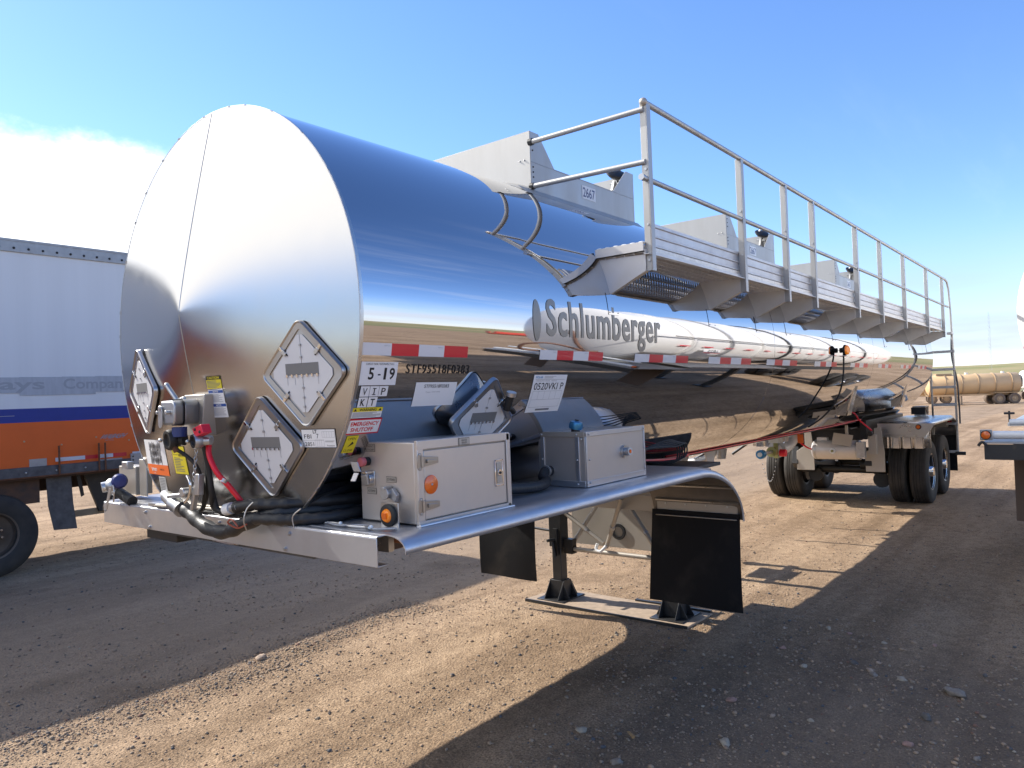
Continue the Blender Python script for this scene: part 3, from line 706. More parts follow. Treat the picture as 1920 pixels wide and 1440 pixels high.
s.text('LT', -.028, .022, -.006, .037, 'black_ink', 2, .04); s.frame(.022, .004, .092, .030, .001, 'pale_ink', 2); s.frame(-.022, -.036, .030, -.006, .001, 'pale_ink', 2)
for k in range(4): s.rect(.034 + k * .014, .004, .035 + k * .014, .030, 'pale_ink', 2)
for k in range(3): s.rect(-.010 + k * .012, -.036, -.009 + k * .012, -.006, 'pale_ink', 2)
s.lines(.036, .090, -.018, -.010, 2, 'grey_ink', 2); s.rect(-.092, -.009, .030, -.008, 'pale_ink', 2); s.text('Fracmaster', .045, -.035, .088, -.028, 'black_ink', 2)
s.lay(headmap(2.698, 1.847), 'tank_record_card', head, cutu=.03)
s = Sheet(); s.rect(-.155, -.040, .155, .098, 'white_label'); s.rect(-.155, -.098, .155, -.040, 'orange_label'); s.text('turners', -.10, -.078, -.02, -.056, 'white_label', 1, .03); s.text('INSPECTED', .03, -.072, .09, -.062, 'black_ink', 1); s.text('LABEL', -.07, -.092, -.04, -.085, 'white_label')
for row in range(3):
    x = -.085; P = []
    for k in range(26):
        P.append((x, (.062 - row * .038) + (.02 if k % 2 else -.02) + random.uniform(-.006, .006))); x += .0064 + random.uniform(-.002, .003)
    for (a0, b0), (a1, b1) in zip(P[:-1], P[1:]):
        s.poly([(a0 - .0022, b0), (a0 + .0022, b0), (a1 + .0022, b1), (a1 - .0022, b1)], 'black_ink', 1)
s.lay(headmap(4.135, 1.735), 'scribbled_label', head, cutu=.03, label='white and orange sticker with black scribble')
s = Sheet(); s.rect(-.078, -.075, .078, .075, 'yellow'); s.frame(-.068, .028, -.010, .062, .002, 'black_ink'); s.text('IMPORTANT', .0, .02, .060, .034, 'black_ink', 1, .02); s.lines(-.062, .040, -.064, .014, 9, 'grey_ink'); s.frame(-.078, -.075, .078, .075, .0015, 'black_ink')
s.lay(headmap(3.812, 1.730), 'instruction_label', head, cutu=.03)
s = Sheet(); s.rect(-.048, -.055, .048, .055, 'plate_label'); s.lines(-.040, .040, -.048, .048, 11, 'grey_ink')
s.lay(headmap(4.10, 1.573), 'data_plate', head, cutu=.03)

# ---- front bumper channel and deck
mb = MB()
mb.box(1.985, 1.991, 2.292, 4.738, 1.338, 1.452, 'satin_alu'); mb.box(1.991, 2.07, 2.292, 4.738, 1.4555, 1.4605, 'satin_alu')
mb.add([(1.985, y, 1.452) for y in (2.292, 4.738)] + [(1.991, y, 1.4605) for y in (2.292, 4.738)] + [(1.9865, y, 1.458) for y in (2.292, 4.738)], [(0, 4, 5, 1), (4, 2, 3, 5)], 'satin_alu')
mb.box(1.991, 2.045, 2.292, 4.738, 1.3365, 1.3415, 'satin_alu')
bump = mb.build('front_bumper', T, bevel=.0012)
for y, z in ((4.212, 1.431), (4.167, 1.352), (2.87, 1.425), (2.905, 1.355), (3.45, 1.43)):
    MB().cyl((1.986, y, z), (1.978, y, z), .011, 'galv', n=6).cyl((1.979, y, z), (1.974, y, z), .006, 'galv', n=10).build('bumper_bolt', bump)
# deck plates: flat tops with a rolled outer edge, running back into a fender quarter round
def deck(sgn, name):
    # cross-section: distance outwards from the centre line, drop below the running surface
    cs = [(.56, 0), (1.235, 0), (1.275, .003), (1.308, .012), (1.330, .027), (1.342, .046), (1.343, .066)]
    path = [(2.03, 1.462, 0), (2.6, 1.462, 0), (3.2, 1.462, 0), (3.9, 1.462, 0), (4.5, 1.462, 0)]
    for k in range(1, 15):
        a = R(90) * k / 14; path.append((4.75 + .81 * math.sin(a), 1.462 - .475 * (1 - math.cos(a)), a))
    vs = []; fs = []; K = len(cs) * 2
    th = .004
    for x, z, a in path:
        nx, nz = math.sin(a), math.cos(a)
        for inner in (0, 1):
            for d, dr in cs:
                k = dr + inner * th
                vs.append((x - nx * k, YC + sgn * (d - inner * (th if dr > .01 else 0)), z - nz * k))
    L = len(cs)
    for j in range(len(path) - 1):
        A, B = j * K, (j + 1) * K
        for i in range(L - 1):
            fs.append((A + i, A + i + 1, B + i + 1, B + i)); fs.append((A + L + i, B + L + i, B + L + i + 1, A + L + i + 1))
        fs.append((A, B, B + L, A + L)); fs.append((A + L - 1, A + K - 1, B + K - 1, B + L - 1))
    for e in (0, (len(path) - 1) * K): 
        for i in range(L - 1): fs.append((e + i, e + i + 1, e + L + i + 1, e + L + i))
    if sgn < 0: fs = [f[::-1] for f in fs]
    o = MB().add(vs, fs, 'satin_alu').build(name, T, ang=50)
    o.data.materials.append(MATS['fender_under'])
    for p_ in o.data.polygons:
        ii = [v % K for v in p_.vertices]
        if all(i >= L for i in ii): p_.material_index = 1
    # pressed ribs under the quarter round
    for r_ in range(4):
        a = R(20 + r_ * 18); x = 4.75 + .81 * math.sin(a); z = 1.462 - .475 * (1 - math.cos(a)); nx, nz = math.sin(a), math.cos(a)
        MB().tube([(x - nx * .012, YC + sgn * .60, z - nz * .012), (x - nx * .012, YC + sgn * 1.30, z - nz * .012)], .012, 'brushed_steel', n=8).build('fender_rib', o)
    return o
deckR = deck(-1, 'deck_fender'); deckL = deck(1, 'deck_fender')
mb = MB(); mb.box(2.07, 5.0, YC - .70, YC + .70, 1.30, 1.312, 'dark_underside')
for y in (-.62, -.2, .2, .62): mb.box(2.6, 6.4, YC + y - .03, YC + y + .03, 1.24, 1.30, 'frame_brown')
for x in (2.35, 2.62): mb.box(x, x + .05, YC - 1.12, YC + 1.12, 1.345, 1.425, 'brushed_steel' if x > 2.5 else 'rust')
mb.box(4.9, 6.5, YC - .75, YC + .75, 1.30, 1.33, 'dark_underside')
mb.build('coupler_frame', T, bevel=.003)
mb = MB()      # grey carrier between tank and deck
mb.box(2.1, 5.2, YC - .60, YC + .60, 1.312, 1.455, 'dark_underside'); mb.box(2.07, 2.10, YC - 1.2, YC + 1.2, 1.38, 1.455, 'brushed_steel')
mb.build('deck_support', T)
for sgn in (-1, 1):
    y0, y1 = sorted((YC + sgn * .60, YC + sgn * 1.28))
    mb = MB(); mb.box(5.535, 5.55, y0, y1, .985, 1.125, 'cream_metal'); mb.box(5.50, 5.535, y0, y1, .985, .992, 'cream_metal')
    hb = mb.build('flap_hanger', T, bevel=.002)
    for k in range(4):
        y = y0 + .08 + k * (y1 - y0 - .16) / 3; MB().cyl((5.535, y, 1.08), (5.527, y, 1.08), .009, 'galv', n=6).build('hanger_bolt', hb)
    # flap: slightly bowed sheet
    vs = []; fs = []; nz_ = 12; ny_ = 6; yl0, yl1 = (y0 - .02, y1 - .0) if sgn < 0 else (y0 + .0, y1 + .02)
    if sgn > 0: yl0, yl1 = 4.165, 4.84
    else: yl0, yl1 = 2.215, 2.955
    for th in (0, .008):
        for i in range(nz_ + 1):
            z = 1.03 - (1.03 - .285) * i / nz_
            for j in range(ny_ + 1):
                y = yl0 + (yl1 - yl0) * j / ny_
                x = 5.52 + th - .035 * math.sin(i / nz_ * 1.8) * (1 + .3 * math.sin(j)) + (.02 * ((i / nz_) ** 2))
                yy = y + (.05 * (i / nz_) ** 1.5 if (sgn < 0 and j == ny_) else 0)
                vs.append((x, yy, z))
    K = (nz_ + 1) * (ny_ + 1)
    for i in range(nz_):
        for j in range(ny_):
            a = i * (ny_ + 1) + j; q = (a, a + 1, a + ny_ + 2, a + ny_ + 1); fs.append(q); fs.append(tuple(K + t for t in q[::-1]))
    for j in range(ny_): a = nz_ * (ny_ + 1) + j; fs.append((a, a + 1, K + a + 1, K + a))
    for i in range(nz_):
        for a in (i * (ny_ + 1), i * (ny_ + 1) + ny_): fs.append((a, a + ny_ + 1, K + a + ny_ + 1, K + a))
    MB().add(vs, fs, 'flap_black').build('mud_flap', T, ang=60)

# ---- landing gear
for y in (4.235, 3.02):
    mb = MB(); mb.box(5.92, 6.05, y - .07, y + .07, .52, 1.16, 'black_steel'); mb.box(5.935, 6.035, y - .052, y + .052, .10, .54, 'black_steel')
    leg = mb.build('landing_leg', T, bevel=.006)
    mb = MB(); mb.box(5.80, 6.17, y - .155, y + .155, .024, .034, 'black_steel')
    for s_ in (-1, 1):
        mb.prism([(-.15, .034), (.15, .034), (.06, .20), (-.06, .20)], (5.985 + s_ * .062, y, 0), (0, 1, 0), (0, 0, 1), (.006 * s_, 0, 0), 'black_steel')
        mb.prism([(-.17, .034), (.17, .034), (.06, .20), (-.06, .20)], (5.985, y + s_ * .075, 0), (1, 0, 0), (0, 0, 1), (0, .006 * s_, 0), 'black_steel')
    mb.build('sand_shoe', leg, bevel=.002)
mb = MB(); mb.prism([(-.60, .50), (.60, .50), (.60, .95), (.5, 1.15), (-.5, 1.15), (-.60, .95)], (6.26, 3.66, 0), (0, 1, 0), (0, 0, 1), (.006, 0, 0), 'cream_metal'); mb.build('brace_panel', T)
MB().box(5.56, 5.575, 2.90, 3.66, 1.00, 1.13, 'cream_metal').box(5.575, 5.62, 2.90, 3.66, 1.00, 1.008, 'cream_metal').build('cross_member', T, bevel=.002)
mb = MB(); mb.cyl((5.99, 3.09, .505), (5.99, 4.17, .505), .021, 'cream_metal', n=16); mb.build('cross_tube', T)
for y in (3.13, 4.11): MB().cyl((5.99, y - .05, .505), (5.99, y + .05, .505), .036, 'black_steel', n=14).box(5.955, 6.03, y - .05, y + .05, .46, .60, 'black_steel').build('tube_clamp', T, bevel=.003)
for a, b, m_, r_ in [((5.95, 4.14, .86), (5.95, 3.70, .60), 'cream_metal', .020), ((5.40, 3.17, 1.12), (5.93, 3.66, .575), 'cream_metal', .019), ((6.1, 3.5, .93), (6.05, 3.20, .55), 'cream_metal', .020), ((6.12, 3.86, .93), (6.05, 4.10, .56), 'cream_metal', .020)]:
    A, B = Vector(a), Vector(b); mb = MB().cyl(A, B, r_, m_, n=14); mb.cyl(A.lerp(B, .55), A.lerp(B, .60), r_ * 1.25, 'galv', n=14); mb.build('brace_rod', T)
MB().lathe([(0, .05), (0, .075), (.012, .078), (.02, .05)], (6.245, 3.72, .655), (1, 0, 0), 24, 'black_steel').build('brace_boss', T)
MB().tube([(5.86, 3.62, .60), (5.85, 3.68, .545), (5.86, 3.73, .56), (5.87, 3.72, .61)], .014, 'white_gloss').build('hook', T)
mb = MB(); mb.cyl((5.98, 4.30, .66), (5.98, 4.95, .70), .012, 'black_steel', n=10); mb.box(5.90, 5.925, 4.20, 4.25, .44, .70, 'black_steel'); mb.cyl((5.89, 4.25, .60), (5.89, 4.22, .42), .012, 'black_steel'); mb.cyl((5.89, 4.22, .60), (5.80, 4.24, .60), .014, 'black_steel')
mb.build('crank_handle', T)

# ---- control box
bx_ = MB(); bx_.box(2.225, 2.85, 2.31, 2.66, 1.468, 1.818, 'box_steel'); box = bx_.build('control_box', T, bevel=.006, seg=3)
mb = MB(); yf = 2.306
for x0, x1, z0, z1 in ((2.225, 2.85, 1.785, 1.825), (2.225, 2.85, 1.462, 1.482), (2.225, 2.262, 1.48, 1.79), (2.826, 2.856, 1.46, 1.82)): mb.box(x0, x1, 2.290, 2.310, z0, z1, 'box_steel')
mb.prism([(0, 0), (.64, 0), (.64, .010), (0, .010)], (2.215, 2.27, 1.462), (1, 0, 0), (0, .3, 1), (0, .03, -.004), 'satin_alu')
mb.build('box_flange', box, bevel=.003)
door = MB().box(2.268, 2.822, 2.296, 2.306, 1.486, 1.780, 'box_steel').build('box_door', box, bevel=.003)
for z in (1.735, 1.545):
    mb = MB(); mb.prism([(-.040, -.026), (-.030, -.037), (-.018, -.037), (-.012, -.026), (-.012, .026), (-.018, .037), (-.030, .037), (-.040, .026)], (2.262, 2.291, z), (1, 0, 0), (0, 0, 1), (0, -.004, 0), 'hinge_steel')
    mb.prism([(-.006, -.022), (.085, -.013), (.085, .013), (-.006, .022)], (2.262, 2.291, z), (1, 0, 0), (0, 0, 1), (0, -.006, 0), 'hinge_steel')
    mb.prism([(.0, -.008), (.06, -.004), (.06, .004), (.0, .008)], (2.272, 2.285, z), (1, 0, 0), (0, 0, 1), (0, -.009, 0), 'hinge_steel')
    mb.cyl((2.250, 2.286, z - .024), (2.250, 2.286, z + .024), .0075, 'hinge_steel', n=12)
    for dz in (-.030, .030): mb.sphere((2.236, 2.287, z + dz), .004, 'galv', n=8)
    mb.build('door_hinge', door, bevel=.0012)
MB().lathe([(0, 0), (0, .040), (.004, .041), (.006, .038), (.007, 0)], (2.305, 2.296, 1.632), (0, -1, 0), 32, 'orange_reflector').sphere((2.305, 2.288, 1.632), .005, 'galv').build('round_reflector', door)
mb = MB(); x_, z_ = 2.765, 1.635
mb.prism([(-.030, -.063), (.030, -.063), (.030, .063), (-.030, .063)], (x_, 2.296, z_), (1, 0, 0), (0, 0, 1), (0, -.003, 0), 'brushed_steel')
for a, b, c, d in ((-.030, -.063, -.024, .063), (.024, -.063, .030, .063), (-.030, -.063, .030, -.057), (-.030, .057, .030, .063)): mb.box(x_ + a, x_ + c, 2.289, 2.294, z_ + b, z_ + d, 'polished_trim')
mb.box(x_ - .018, x_ + .018, 2.290, 2.2925, z_ - .048, z_ + .048, 'cream_metal'); mb.box(x_ - .012, x_ + .012, 2.284, 2.290, z_ - .012, z_ + .016, 'polished_trim'); mb.cyl((x_, 2.284, z_), (x_, 2.280, z_), .007, 'black_ink', n=12)
mb.build('paddle_latch', door, bevel=.001, seg=1)
fx = 2.2245
def tag_label(y, z, txt, w_=.055, h=.026):
    s = Sheet(); s.rect(-w_ / 2, -h / 2, w_ / 2, h / 2, 'black_ink'); s.rect(-w_ / 2 + .0015, -h / 2 + .0015, w_ / 2 - .0015, h / 2 - .0015, 'cream_metal', 1)
    L = txt.split('\n'); hh = h / (len(L) + .6)
    for k, t_ in enumerate(L): s.text(t_, -w_ * .38, h / 2 - (k + 1) * hh * 1.15 + .001, w_ * .38, h / 2 - (k + 1) * hh * 1.15 + hh * .62 + .001, 'black_ink', 2)
    s.lay(plane_map((fx, y, z), (0, -1, 0), (0, 0, 1)), 'name_plate', box, cut=None)
tag_label(2.590, 1.792, 'EMERGENCY\nSTOP', .070, .034); tag_label(2.456, 1.655, 'DC POWER', .065, .026); tag_label(2.585, 1.600, 'AC POWER', .062, .028)
s = Sheet(); s.rect(-.036, -.016, .036, .016, 'black_ink'); s.rect(-.034, -.014, .034, .014, 'cream_metal', 1); s.text('HEATER', -.018, .001, .018, .009, 'black_ink', 2); s.text('ON/OFF', -.018, -.010, .018, -.002, 'black_ink', 2)
s.lay(plane_map((2.52, 2.289, 1.803), (1, 0, 0), (0, 0, 1)), 'name_plate', box, cut=None)
MB().cyl((fx, 2.604, 1.732), (fx - .030, 2.604, 1.732), .020, 'black_ink', n=18).lathe([(0, .012), (0, .020), (.014, .022), (.022, .019), (.024, 0)], (fx - .026, 2.604, 1.732), (-1, 0, 0), 22, 'pink_button').build('stop_button', box)
mb = MB(); mb.box(fx - .004, fx, 2.562, 2.622, 1.622, 1.690, 'brushed_steel'); mb.cyl((fx - .004, 2.592, 1.655), (fx - .024, 2.592, 1.655), .024, 'polished_trim', n=20); mb.box(fx - .040, fx - .004, 2.575, 2.60, 1.678, 1.690, 'polished_trim'); mb.obox((fx - .034, 2.590, 1.655), (.005, 0, .004), (0, .020, 0), (-.003, 0, .022), 'galv')
mb.build('power_socket', box, bevel=.002)
mb = MB(); mb.cyl((fx, 2.462, 1.597), (fx - .035, 2.462, 1.597), .022, 'galv', n=18); mb.cyl((fx - .035, 2.462, 1.597), (fx - .04, 2.462, 1.597), .026, 'galv', n=18); mb.box(fx - .05, fx - .005, 2.45, 2.474, 1.616, 1.628, 'galv'); mb.prism([(-.03, -.01), (.022, -.03), (.03, .0), (0, .03)], (fx - .004, 2.43, 1.592), (0, -1, 0), (0, 0, 1), (-.02, 0, 0), 'cast_alu')
mb.build('power_socket', box, bevel=.002)
ml = MB().box(2.165, 2.170, 2.355, 2.465, 1.455, 1.565, 'brushed_steel').box(2.170, 2.222, 2.36, 2.46, 1.455, 1.460, 'brushed_steel').build('light_bracket', T, bevel=.001)
MB().lathe([(0, 0), (0, .048), (.012, .048), (.018, .040), (.018, .030), (.010, .028)], (2.165, 2.41, 1.512), (-1, 0, 0), 32, 'rubber').build('rubber_ring', ml)
MB().lathe([(0, .030), (.014, .030), (.022, .024), (.026, .0)], (2.162, 2.41, 1.512), (-1, 0, 0), 24, 'amber').box(2.132, 2.1355, 2.397, 2.423, 1.500, 1.524, 'marker_orange').build('amber_lens', ml)
mb = MB(); mb.tube([(2.06, 2.42, 1.475), (2.09, 2.48, 1.468), (2.07, 2.56, 1.470), (2.10, 2.68, 1.468), (2.06, 2.8, 1.47)], .006, 'galv'); mb.tube([(2.1, 2.3, 1.475), (2.07, 2.40, 1.469), (2.10, 2.50, 1.472), (2.06, 2.62, 1.47), (2.09, 2.74, 1.47)], .005, 'pale_ink')
for y in (2.42, 2.62): mb.sphere((2.07, y, 1.476), .009, 'white_gloss', n=10)
mb.build('loose_cable', T)

# ---- junction box
mb = MB(); mb.box(3.575, 4.262, 2.322, 2.652, 1.470, 1.776, 'box_steel'); jb = mb.build('junction_box', T, bevel=.004)
mb = MB()
for x in (3.575, 4.252): mb.box(x, x + .014, 2.315, 2.323, 1.47, 1.776, 'satin_alu')
mb.box(3.575, 4.262, 2.313, 2.322, 1.752, 1.781, 'satin_alu'); mb.box(3.575, 4.262, 2.313, 2.322, 1.466, 1.500, 'satin_alu')
mb.box(3.566, 3.575, 2.322, 2.652, 1.752, 1.781, 'cream_metal'); mb.box(3.566, 3.575, 2.322, 2.652, 1.466, 1.500, 'satin_alu'); mb.box(3.567, 3.575, 2.36, 2.385, 1.50, 1.752, 'satin_alu'); mb.box(3.567, 3.575, 2.605, 2.63, 1.50, 1.752, 'satin_alu')
mb.build('box_edge_trim', jb, bevel=.0015)
mb = MB()
for y, z in ((2.372, 1.765), (2.372, 1.62), (2.372, 1.482), (2.618, 1.765), (2.618, 1.62), (2.34, 1.74)): mb.sphere((3.564, y, z), .006, 'galv', n=8)
for x, z in ((3.60, 1.765), (3.60, 1.62), (3.60, 1.49), (4.24, 1.765), (4.24, 1.64), (4.24, 1.52)): mb.sphere((x, 2.310, z), .006, 'galv', n=8)
mb.build('box_rivet', jb)
MB().cyl((4.0, 2.322, 1.635), (4.0, 2.305, 1.635), .038, 'brushed_steel', n=22).cyl((4.0, 2.305, 1.635), (3.995, 2.270, 1.637), .024, 'cast_alu', n=18).cyl((3.995, 2.270, 1.637), (3.995, 2.268, 1.637), .012, 'orange_reflector', n=14).build('side_port', jb)
MB().cyl((3.60, 2.40, 1.776), (3.60, 2.40, 1.802), .026, 'black_ink', n=16).lathe([(0, .030), (0, .038), (.022, .041), (.040, .036), (.046, .020), (.046, 0)], (3.60, 2.40, 1.798), (0, -.25, .97), 24, 'blue_cap').lathe([(0, .012), (.004, .012), (.004, 0)], (3.60, 2.388, 1.845), (0, -.25, .97), 12, 'black_ink').build('blue_breather_cap', jb)
MB().tube([(3.555, 2.56, 1.555), (3.50, 2.555, 1.555), (3.46, 2.54, 1.53), (3.43, 2.50, 1.505), (3.30, 2.47, 1.497), (3.12, 2.50, 1.505), (2.86, 2.54, 1.53)], .030, 'hose_wrap', n=14).cyl((3.50, 2.552, 1.557), (3.512, 2.553, 1.557), .034, 'galv', n=16).cyl((3.512, 2.553, 1.557), (3.57, 2.56, 1.555), .020, 'galv', n=14).build('rubber_hose', T)
# dark piping and clutter between boxes and tank
mb = MB()
for k in range(5): mb.tube([(4.28 + .02 * k, 2.45 + .02 * k, 1.60 - .02 * k), (4.6, 2.46 + .03 * k, 1.605 - .01 * k), (4.95, 2.44 + .02 * k, 1.59 + .01 * k), (5.12, 2.44 + .02 * k, 1.60), (5.10, 2.45 + .02 * k, 1.50 - .01 * k), (5.0, 2.6 + .03 * k, 1.47)], .006, 'rubber', n=7)
mb.build('cable_bundle', T)
mb = MB()
for k in range(6): mb.tube([(4.3, 2.75 + .02 * k, 1.48 + .005 * k), (5.0, 2.72 + .03 * k, 1.475), (5.7, 2.85 + .02 * k, 1.42), (6.3, 2.98, 1.40)], .007, 'copper_wire' if k % 2 else 'red_rubber', n=6)
mb.build('wiring_loom', T)
MB().tube([(6.0, 3.05, 1.398), (7.5, 3.05, 1.396), (9.5, 3.05, 1.396), (11.2, 3.05, 1.397), (12.6, 3.02, 1.42)], .007, 'red_rubber', n=8).tube([(6.0, 3.08, 1.385), (9.5, 3.08, 1.383), (12.5, 3.08, 1.385)], .008, 'black_ink', n=8).build('red_air_line', T)
mb = MB(); mb.tube([(2.9, 2.75, 1.62), (3.3, 2.80, 1.60), (3.6, 2.78, 1.66), (4.3, 2.80, 1.60)], .045, 'rubber'); mb.box(2.6, 3.1, 2.8, 2.85, 1.46, 1.60, 'dark_underside'); mb.box(3.2, 3.4, 2.75, 2.95, 1.46, 1.58, 'black_steel')
mb.build('heater_pipe', T)

# ---- hand valve, couplings and hoses on the front head
mb = MB(); mb.obox((1.945, 3.462, 1.965), (.075, 0, 0), (0, .095, 0), (0, -.02, .10), 'cream_metal'); vb = mb.build('valve_mount', T, bevel=.005)
mb = MB()
hp = [(-.070, -.025), (-.044, -.060), (.060, -.060), (.072, -.038), (.072, .042), (.048, .060), (-.070, .060)]
mb.prism(hp, (1.875, 3.475, 1.985), (0, -1, 0), (0, -.05, 1), (-.105, -.06, -.002), 'cast_alu')
hp2 = [(a * .93, b * .93) for a, b in hp]; mb.prism(hp2, (1.77, 3.415, 1.983), (0, -1, 0), (0, -.05, 1), (-.065, -.035, -.001), 'cast_alu')
vh = mb.build('valve_housing', vb, bevel=.010, seg=3)
MB().prism([(a * 1.04, b * 1.04) for a, b in hp], (1.770, 3.415, 1.983), (0, -1, 0), (0, -.05, 1), (-.003, 0, 0), 'black_ink').build('gasket', vh)
MB().cyl((1.80, 3.47, 2.04), (1.785, 3.535, 2.115), .012, 'galv', n=12).sphere((1.785, 3.535, 2.115), .013, 'galv').cyl((1.80, 3.47, 2.04), (1.80, 3.40, 2.05), .008, 'galv').build('valve_lever', vb)
mb = MB(); mb.prism([(.018 * math.cos(t), (.034 if t < math.pi else -.034) * 1 + .018 * math.sin(t)) for t in [math.pi * k / 8 for k in range(17)]], (1.698, 3.43, 1.965), (0, -1, 0), (0, 0, 1), (-.004, 0, 0), 'galv'); mb.cyl((1.705, 3.455, 1.985), (1.69, 3.455, 1.985), .008, 'galv'); mb.cyl((1.705, 3.36, 1.985), (1.685, 3.36, 1.985), .009, 'galv'); mb.cyl((1.705, 3.43, 2.005), (1.69, 3.43, 2.005), .009, 'galv')
mb.build('tag_plate', vh, bevel=.001, seg=1)
def glad(c, m_, name, r_=.032):
    c = Vector(c); mb = MB(); mb.lathe([(0, r_), (.0, r_ * .72), (-.012, r_ * .62), (-.014, 0)], c, (-1, .1, -.1), 20, 'black_ink' if m_ == 'cast_alu' else m_)
    mb.lathe([(0, r_), (.012, r_ * 1.12), (.03, r_ * 1.1), (.05, r_ * .8), (.09, r_ * .6), (.09, 0)], c, (1, -.1, .05), 20, m_); mb.cyl(c + Vector((.03, -.0, -.0)), c + Vector((.06, -.055, .0)), r_ * .6, m_, n=12)
    mb.sphere(c + Vector((-.005, r_ * 1.1, 0)), .01, 'galv'); return mb.build(name, vb, bevel=.001, seg=1)
glad((1.76, 3.265, 1.848), 'cast_alu', 'air_coupling'); glad((1.72, 3.425, 1.855), 'rubber', 'air_coupling', .044)
mb = MB(); mb.cyl((1.76, 3.38, 1.915), (1.76, 3.38, 1.87), .034, 'navy_ink', n=14); mb.cyl((1.74, 3.40, 1.83), (1.75, 3.39, 1.80), .014, 'rust', n=10)
mb.build('rubber_seal_cap', vb)
mb = MB(); mb.obox((1.785, 3.225, 1.897), (.022, 0, 0), (0, .038, -.010), (0, .010, .020), 'red_cast')
for dy in (-.02, .022): mb.cyl((1.765, 3.225 + dy, 1.897 + dy * .25), (1.758, 3.225 + dy, 1.897 + dy * .25), .007, 'black_ink', n=10)
mb.build('red_dummy_coupling', vb, bevel=.003)
MB().tube([(1.84, 3.265, 1.84), (1.83, 3.25, 1.78), (1.84, 3.205, 1.70), (1.88, 3.185, 1.64), (1.93, 3.16, 1.56)], .013, 'red_rubber').cyl((1.87, 3.19, 1.67), (1.862, 3.195, 1.655), .019, 'galv').build('red_air_hose', T)
for pts, r_ in [([(1.75, 3.39, 1.81), (1.79, 3.36, 1.77), (1.82, 3.34, 1.72), (1.86, 3.36, 1.62), (1.90, 3.44, 1.54), (1.93, 3.50, 1.50)], .009), ([(1.84, 3.31, 1.83), (1.86, 3.31, 1.70), (1.87, 3.31, 1.60), (1.90, 3.34, 1.52), (1.92, 3.20, 1.50)], .013),
                ([(1.86, 3.34, 1.80), (1.88, 3.34, 1.68), (1.89, 3.33, 1.58), (1.91, 3.30, 1.50), (1.94, 3.1, 1.50)], .012), ([(1.88, 3.37, 1.84), (1.89, 3.38, 1.62), (1.91, 3.46, 1.52), (1.94, 3.55, 1.49)], .011)]:
    MB().tube(pts, r_, 'rubber').build('air_hose', T)
# chain
mb = MB(); p0 = Vector((1.80, 3.305, 1.82)); p1 = Vector((1.80, 3.34, 1.67))
for k in range(9):
    c = p0.lerp(p1, k / 8.0); ax = Vector((1, 0, 0)) if k % 2 else Vector((0, 1, 0))
    mb.tube([c + Vector((0, 0, .013)), c + ax * .006 + Vector((0, 0, .006)), c + ax * .006 - Vector((0, 0, .006)), c - Vector((0, 0, .013)), c - ax * .006 - Vector((0, 0, .006)), c - ax * .006 + Vector((0, 0, .006)), c + Vector((0, 0, .013))], .0018, 'galv', n=6, res=2)
mb.build('safety_chain', T)
mb = MB(); mb.obox((1.84, 3.40, 1.60), (.012, 0, 0), (0, .012, 0), (0, -.030, .085), 'galv'); mb.obox((1.835, 3.355, 1.64), (.015, 0, 0), (0, .018, 0), (0, -.006, .05), 'galv'); mb.cyl((1.80, 3.46, 1.60), (1.86, 3.46, 1.60), .022, 'galv', n=14)
mb.tube([(1.82, 3.44, 1.68), (1.815, 3.40, 1.64), (1.82, 3.43, 1.58), (1.82, 3.47, 1.55)], .007, 'polished_trim'); mb.build('hose_hanger', T, bevel=.003)
# wrapped jumper cables lying over the bumper
MB().tube([(1.90, 3.70, 1.515), (1.89, 3.60, 1.50), (1.885, 3.52, 1.475), (1.88, 3.42, 1.44), (1.88, 3.30, 1.418), (1.885, 3.20, 1.425), (1.90, 3.12, 1.455), (1.95, 3.02, 1.495), (2.02, 2.92, 1.512), (2.16, 2.84, 1.51), (2.4, 2.80, 1.50)], lambda t: .033 + .003 * math.sin(t * 60), 'hose_wrap', n=14).build('wrapped_cable', T)
MB().tube([(1.90, 3.16, 1.535), (1.93, 3.06, 1.55), (1.97, 2.98, 1.548), (2.04, 2.90, 1.55), (2.16, 2.83, 1.55), (2.4, 2.78, 1.54)], lambda t: .028 + .003 * math.sin(t * 50), 'hose_wrap', n=14).build('wrapped_cable', T)
MB().tube([(1.91, 3.02, 1.492), (1.95, 2.91, 1.490), (2.02, 2.82, 1.487), (2.12, 2.74, 1.49), (2.35, 2.72, 1.5)], lambda t: .026 + .003 * math.sin(t * 50), 'hose_wrap', n=14).build('wrapped_cable', T)
mb = MB(); mb.cyl((1.89, 3.78, 1.555), (1.885, 3.70, 1.525), .030, 'galv', n=18); mb.cyl((1.892, 3.81, 1.565), (1.89, 3.77, 1.55), .022, 'white_gloss', n=16); mb.cyl((1.885, 3.70, 1.525), (1.885, 3.63, 1.505), .040, 'cast_alu', r1=.036, n=18); mb.cyl((1.885, 3.63, 1.505), (1.885, 3.615, 1.50), .042, 'galv', n=18); mb.cyl((1.87, 3.72, 1.56), (1.87, 3.58, 1.575), .011, 'galv')
mb.build('cable_plug', T)
MB().cyl((1.90, 3.20, 1.528), (1.90, 3.13, 1.54), .022, 'galv', n=16).cyl((1.90, 3.24, 1.52), (1.90, 3.19, 1.53), .028, 'white_gloss', n=12).build('cable_fitting', T)
MB().tube([(1.86, 3.08, 1.46), (1.855, 3.12, 1.49), (1.86, 3.16, 1.47), (1.87, 3.1, 1.45), (1.88, 3.04, 1.47)], .004, 'copper_wire', n=6).build('copper_wire', T)
